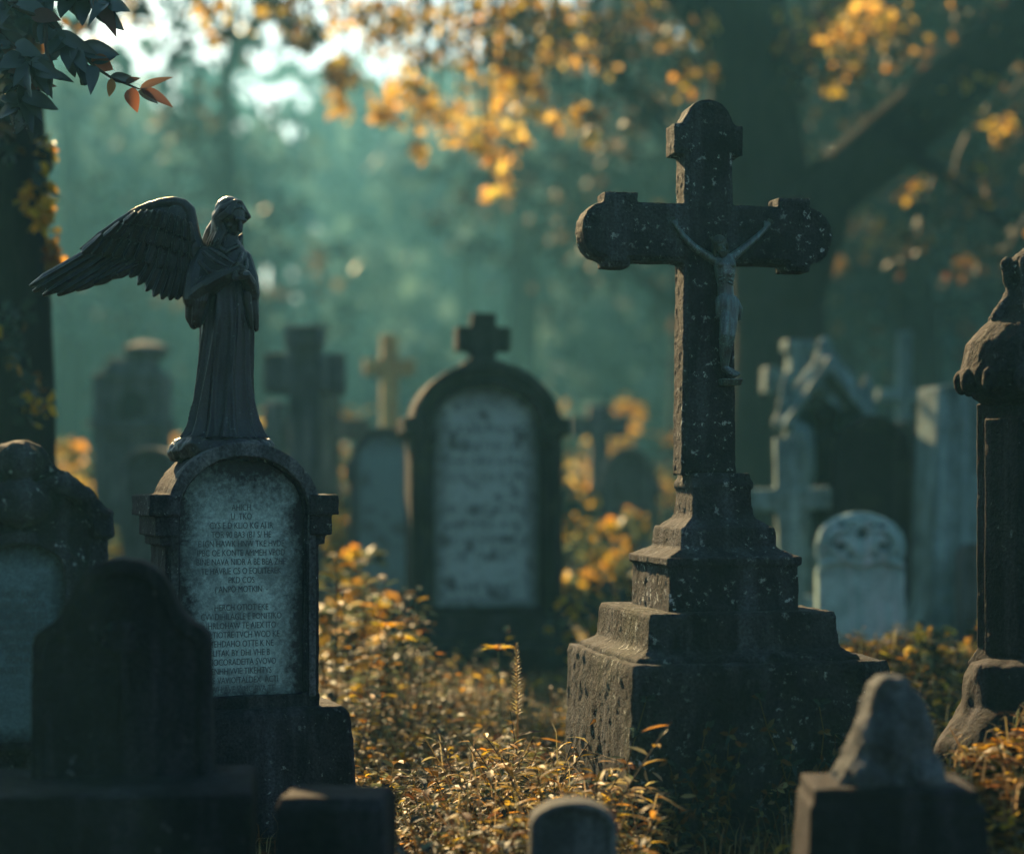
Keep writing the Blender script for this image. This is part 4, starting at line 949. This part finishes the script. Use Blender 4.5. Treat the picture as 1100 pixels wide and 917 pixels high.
# ------------------------------------------------------------------ bushes and weeds
def bush_mesh(n_,r_,ws,size):
    lf=MB(); st=MB()
    for k in range(9):
        a_=random.uniform(0,2*PI); e=Vector((math.cos(a_)*r_*random.uniform(.2,.8),math.sin(a_)*r_*random.uniform(.2,.8),r_*random.uniform(.7,1.5)))
        st.tube([(0,0,-.05),e*.5+Vector((0,0,.06)),e],[.014,.010,.004],5)
        cloud(lf,e,(r_*.38,r_*.38,r_*.34),n_//9,size,ws)
    return lf,st
bl=[]
for ws in ((4,1,4,3),(1,1,4,5),(2,1,3,6),(3,6,2,1)):
    lf,st=bush_mesh(420,.5,ws,.085); bl.append((lf.build('foliage',[M_GOLD,M_ORNG if ws[1]<3 else M_CREAM,M_OLIVE,M_SHADE]),st.build('stems',M_TWIG)))
for k,(px,Y,sc,v,lab) in enumerate([(80,13,1.25,0,'golden bush between the leaning tree and the panelled stele'),(62,18,2.0,0,'tall golden bush behind the left tree trunk'),(640,12.5,1.15,0,'bright golden bush in the gap between the cross-topped headstone and the crucifix'),(610,17,1.6,2,'yellow-green bush left of the dark cross, right of centre'),(695,14.5,1.2,0,'golden bush beside the small dark arched headstone'),(655,10.2,.75,2,'low yellowing bush beside the crucifix steps'),
      (372,10.5,1.0,0,'golden bush at the foot of the grey round-topped headstone'),(440,20,1.7,2,'yellow-green bush under the small golden cross'),(250,19,1.6,1,'dull bush in the gap under the angel wing'),(120,11,.7,1,'dull low bush before the panelled stele'),(1012,8.3,.62,3,'pale green bush at the foot of the dark column'),(800,18,1.5,1,'dull bush behind the crucifix plinth'),(985,9.6,.55,1,'dark low bush beside the wreath headstone'),(340,17,1.4,2,'yellow-green bush under the dark crosses left of centre'),(372,27,2.6,3,'pale sunlit bush far behind the tall blunt-armed cross'),(455,30,2.4,3,'pale sunlit bush far behind the small golden cross'),(612,28,2.8,3,'pale sunlit bush far behind the dark cross right of centre'),(705,26,2.2,3,'pale sunlit bush far back beside the crucifix shaft'),(225,24,2.0,3,'pale sunlit bush far back between the stele and the angel'),(90,22,2.2,3,'pale sunlit bush far back beside the left tree trunk')]):
    t=thing('autumn_bush',lab,'bush',(XW(px,Y),Y,-.02),random.uniform(0,6),'autumn bushes among the graves'); t.scale=(sc,sc,sc)
    for src in bl[v]:
        c_=src.copy(); C.objects.link(c_); c_.parent=t
for lf,st in bl: bpy.data.objects.remove(lf); bpy.data.objects.remove(st)

def weed(lf, st, base, H, nl, ll, wd, ws, lean=.25, simple=False):
    a_=random.uniform(0,2*PI); b=Vector(base); e=b+Vector((math.cos(a_)*H*lean,math.sin(a_)*H*lean,H*random.uniform(.8,1.05))); c_=(b+e)/2+Vector((0,0,H*.1))
    def at(t): return b*(1-t)**2+c_*2*t*(1-t)+e*t*t
    st.tube([at(t) for t in (0,.3,.6,.85,1)],[.0035,.003,.0024,.0018,.001],4)
    for k in range(nl):
        t=.15+.85*(k+random.random()*.6)/nl; q=k*2.4+random.uniform(-.4,.4)
        d=Vector((math.cos(q),math.sin(q),random.uniform(-.15,.7)))
        l_=ll*random.uniform(.6,1.2)*(1.15-.45*t)
        leaf(lf,at(t),d,l_,l_*wd,up=Vector((random.uniform(-.3,.3),random.uniform(-.3,.3),1)),mi=pick(ws),curl=random.uniform(.05,.4),simple=simple)
LM=[M_GOLD,M_ORNG,M_BROWN,M_OLIVE,M_STRAW,M_SHADE]
# tall leafy weeds between the angel headstone and the big one
proto=[]
for v in range(4):
    lf=MB(); st=MB()
    for k in range(3): weed(lf,st,(random.uniform(-.04,.04),random.uniform(-.04,.04),-.02),random.uniform(.36,.58),random.randint(13,19),.075,.26,((3,1,2,5,2,3),(1,1,1,6,2,4),(3,2,1,4,3,3),(2,1,2,4,4,3))[v])
    proto.append((lf.build('leaves',LM),st.build('stems',M_TWIG)))
sp=[(362,8.0,1.25),(378,7.6,1.0),(395,7.8,1.05),(412,8.2,1.1),(428,7.9,1.0),(370,7.2,.8),(388,8.8,1.2),(405,7.3,.8),(440,8.4,.9),(450,7.7,.8),(365,9.0,1.35),(420,8.9,1.1),(470,8.0,.62),(490,8.4,.6),(385,7.0,.6),(432,7.2,.62),(525,8.0,.75),(458,8.8,.8)]
for k,(px,Y,sc) in enumerate(sp):
    x=XW(px,Y); t=thing('leafy_weed','tall leafy weed with golden and olive leaves between the angel headstone and the cross-topped headstone','weed',(x,Y,gz(x,Y)),random.uniform(0,6),'leafy weeds between the angel and cross-topped headstones'); sc*=1.2; t.scale=(sc,sc,sc)
    for src in proto[k%4]:
        c_=src.copy(); C.objects.link(c_); c_.parent=t
sprig=[]
for v in range(3):
    lf=MB(); st=MB()
    for k in range(4): weed(lf,st,(random.uniform(-.05,.05),random.uniform(-.05,.05),-.02),random.uniform(.26,.44),random.randint(12,18),.085,.15,((5,2,1,1,6),(4,2,2,2,5),(6,2,0,1,4))[v],lean=.6)
    sprig.append((lf.build('leaves',LM),st.build('stems',M_TWIG)))
for k,(px,Y,sc) in enumerate([(572,5.75,1.0),(590,5.5,1.15),(604,5.35,1.2),(622,5.25,1.1),(640,5.2,1.0),(662,5.15,1.0),(690,5.15,.75),(556,5.9,.95),(540,5.7,.8),(582,6.1,1.25)]):
    x=XW(px,Y); t=thing('dry_sprig','dry golden sprig with narrow leaves at the left foot of the crucifix block','weed',(x,Y,gz(x,Y)),random.uniform(0,6),'dry golden sprigs at the foot of the crucifix'); t.scale=(sc,sc,sc)
    for src in sprig[k%3]:
        c_=src.copy(); C.objects.link(c_); c_.parent=t
proto+=sprig
# yellow flowers
def flower(px,py,Y,lab,r_=.06):
    x=XW(px,Y); z=ZW(py,Y); g=gz(x,Y); t=thing('yellow_flower',lab,'flower',(x,Y,g)); st=MB(); st.tube([(0,0,-.02),(.01,0,(z-g)*.5),(0,0,z-g)],[.004,.0035,.003],5)
    for k in range(4): leaf(st,(0.004,0,(z-g)*(.4+.12*k)),(math.cos(k*2.4),math.sin(k*2.4),.4),.05,.012,up=(0,0,1))
    st.build('stem',M_OLIVE,t); pt=MB()
    for k in range(13):
        a_=2*PI*k/13; leaf(pt,(.008*math.cos(a_),.008*math.sin(a_),z-g),(math.cos(a_),math.sin(a_),random.uniform(-.1,.45)),r_*random.uniform(.8,1.1),r_*.2,up=(0,0,1))
    pt.build('petals',M_PETAL,t); h=MB(); h.ell((0,0,z-g+.004),.016,.016,.010); h.build('flower_head',M_ORNG,t,smooth=True)
flower(415,672,7.8,'larger yellow flower among the leafy weeds beside the angel headstone',.075)
flower(432,686,7.75,'lower yellow flower drooping among the leafy weeds',.065)
flower(535,696,7.2,'lone yellow flower before the plinth of the cross-topped headstone',.06)
# seed spike
x=XW(553,6.4); t=thing('seed_spike','upright pale seed spike standing above the dry weeds','weed',(x,6.4,gz(x,6.4))); st=MB(); zt=ZW(690,6.4)-gz(x,6.4)
st.tube([(0,0,-.02),(.01,0,zt*.5),(.004,0,zt)],[.004,.003,.0015],5); st.build('stem',M_STRAW,t); pt=MB()
for k in range(90):
    tt=.58+.42*k/90; a_=k*2.4; r_=.017*(1-((tt-.58)/.45)**2)+.003; leaf(pt,(.006,0,zt*tt),(math.cos(a_),math.sin(a_),.8),r_*1.6,r_*.35,up=(0,0,1),simple=True)
pt.build('seeds',M_STRAW,t)
# dry weeds, grass and leaf litter: uncountable ground cover
def free(x,y):   # keep out of the stones
    for (cx_,cy_,a,b_) in ((.653,6.0,.46,.46),(-.87,6.1,.36,.26),(-1.42,5.35,.3,.2),(1.62,5.7,.36,.36)):
        if abs(x-cx_)<a and abs(y-cy_)<b_: return False
    return True
lf=MB(); st=MB()
for _ in range(700):
    Y=random.uniform(4.9,8.2); px=random.gauss(520,85)
    x=XW(px,Y)
    if not(370<px<690) or not free(x,Y): continue
    hh=random.uniform(.10,.30)*(1.15 if Y<6.2 and 500<px<620 else .85)
    weed(lf,st,(x,Y,gz(x,Y)-.01),hh,random.randint(8,15),random.choice((.04,.055,.08)),random.choice((.14,.2,.3)),random.choice(((3,1,2,2,6,2),(1,0,3,6,1,5),(1,1,5,3,3,3),(0,0,4,3,0,8))),lean=.55)
for _ in range(500):
    Y=random.uniform(4.6,11); px=random.uniform(900,1150); x=XW(px,Y)
    if not free(x,Y): continue
    weed(lf,st,(x,Y,gz(x,Y)-.01),random.uniform(.05,.16),random.randint(6,10),.05,.22,(2,1,5,4,4,4),lean=.5)
for _ in range(420):
    Y=random.uniform(7,14); px=random.uniform(330,900); x=XW(px,Y)
    weed(lf,st,(x,Y,gz(x,Y)-.01),random.uniform(.06,.22),random.randint(6,10),.06,.24,(3,2,4,6,3),lean=.5,simple=True)
b0=len(lf.v); lf.v+=st.v; lf.f+=[tuple(i+b0 for i in f) for f in st.f]; lf.m+=[4]*len(st.f)
o=lf.build('dry_undergrowth',LM); tag(o,'tangled golden dry weeds covering the ground between the graves','undergrowth',kind='stuff')
gr=MB()
def blade(x,y,h,w,lean,mi):
    a_=random.uniform(0,2*PI); d=Vector((math.cos(a_),math.sin(a_),0)); s_=Vector((-d.y,d.x,0))*w; b=Vector((x,y,gz(x,y)-.01))
    m_=b+d*h*lean*.35+Vector((0,0,h*.65)); e=b+d*h*lean+Vector((0,0,h*(1-.35*lean)))
    gr.add([b-s_,b+s_,m_+s_*.7,m_-s_*.7,e],[(0,1,2,3),(3,2,4)],mi)
for _ in range(9000):
    Y=4.2+9*random.random()**1.5; px=random.uniform(-20,1120); x=XW(px,Y)
    if not free(x,Y): continue
    blade(x,Y,random.uniform(.05,.20),random.uniform(.0014,.003),random.uniform(.2,1.1),pick((7,1.2,3)))
for _ in range(60):       # long dead stalks arching
    Y=random.uniform(5.2,6.4); px=random.uniform(480,700); x=XW(px,Y)
    if free(x,Y): blade(x,Y,random.uniform(.3,.5),.0022,random.uniform(.4,1.2),0)
o=gr.build('grass',[M_STRAW,M_OLIVE,M_BROWN]); tag(o,'thin dry grass growing on the grave soil','grass',kind='stuff')
fl_=MB()
for _ in range(6500):
    Y=4.4+11*random.random()**1.3; px=random.uniform(-20,1120) if random.random()<.35 else random.uniform(880,1120); Y=Y if random.random()<.5 or px<880 else random.choice((random.gauss(5.0,.35),random.gauss(7.9,.6))); x=XW(px,Y)
    if not free(x,Y): continue
    a_=random.uniform(0,2*PI); l_=random.uniform(.04,.075)
    leaf(fl_,(x,Y,gz(x,Y)+random.uniform(.004,.03)),(math.cos(a_),math.sin(a_),random.uniform(-.2,.3)),l_,l_*.32,up=(random.uniform(-.4,.4),random.uniform(-.4,.4),1),mi=pick((2,2,7)),curl=random.uniform(-.2,.3))
o=fl_.build('fallen_leaves',[M_GOLD,M_ORNG,M_BROWN]); tag(o,'fallen orange and brown leaves littering the soil','leaves',kind='stuff')
# creeper over the crucifix foundation: front face
M4=Matrix.Translation((XW(766,YC),YC,0))@Matrix.Rotation(R(12),4,'Z')
lf=MB(); st=MB(); a=135*PX(YC)
for k in range(30):
    x=random.uniform(-a,a); z=.0; pts=[]
    hh=random.uniform(.15,.5); xx=x
    for q in range(6):
        pts.append(Vector((xx,-a-.012-random.uniform(0,.02),z))); xx+=random.uniform(-.04,.04); z+=hh/5
    st.tube(pts,[.003,.0028,.0025,.002,.0016,.001],4)
    for p in pts[1:]:
        for _ in range(5):
            d=Vector((random.uniform(-1,1),-.45,random.uniform(-.6,.8))); leaf(lf,p,d,random.uniform(.02,.042),.008,up=(random.uniform(-.4,.4),-1,.3),mi=pick((1,6,3)),curl=.2)
for k in range(120):       # leaf spray of dry sprigs at the left corner
    x=-a+random.uniform(-.12,.12); p=Vector((x,-a-.05-random.uniform(0,.15),random.uniform(0,.25)))
    leaf(lf,p,Vector((random.uniform(-.6,1),-.3,random.uniform(-.2,.6))),.05,.007,mi=pick((4,1,1)),curl=.2)
b0=len(lf.v); lf.v+=st.v; lf.f+=[tuple(i+b0 for i in f) for f in st.f]; lf.m+=[2]*len(st.f)
lf.transform(M4)
o=lf.build('creeper',[M_STRAW,M_DARKL,M_BROWN]); tag(o,'dark creeper climbing the foundation block of the crucifix','creeper')
for a_ in proto:
    for src in a_: bpy.data.objects.remove(src)
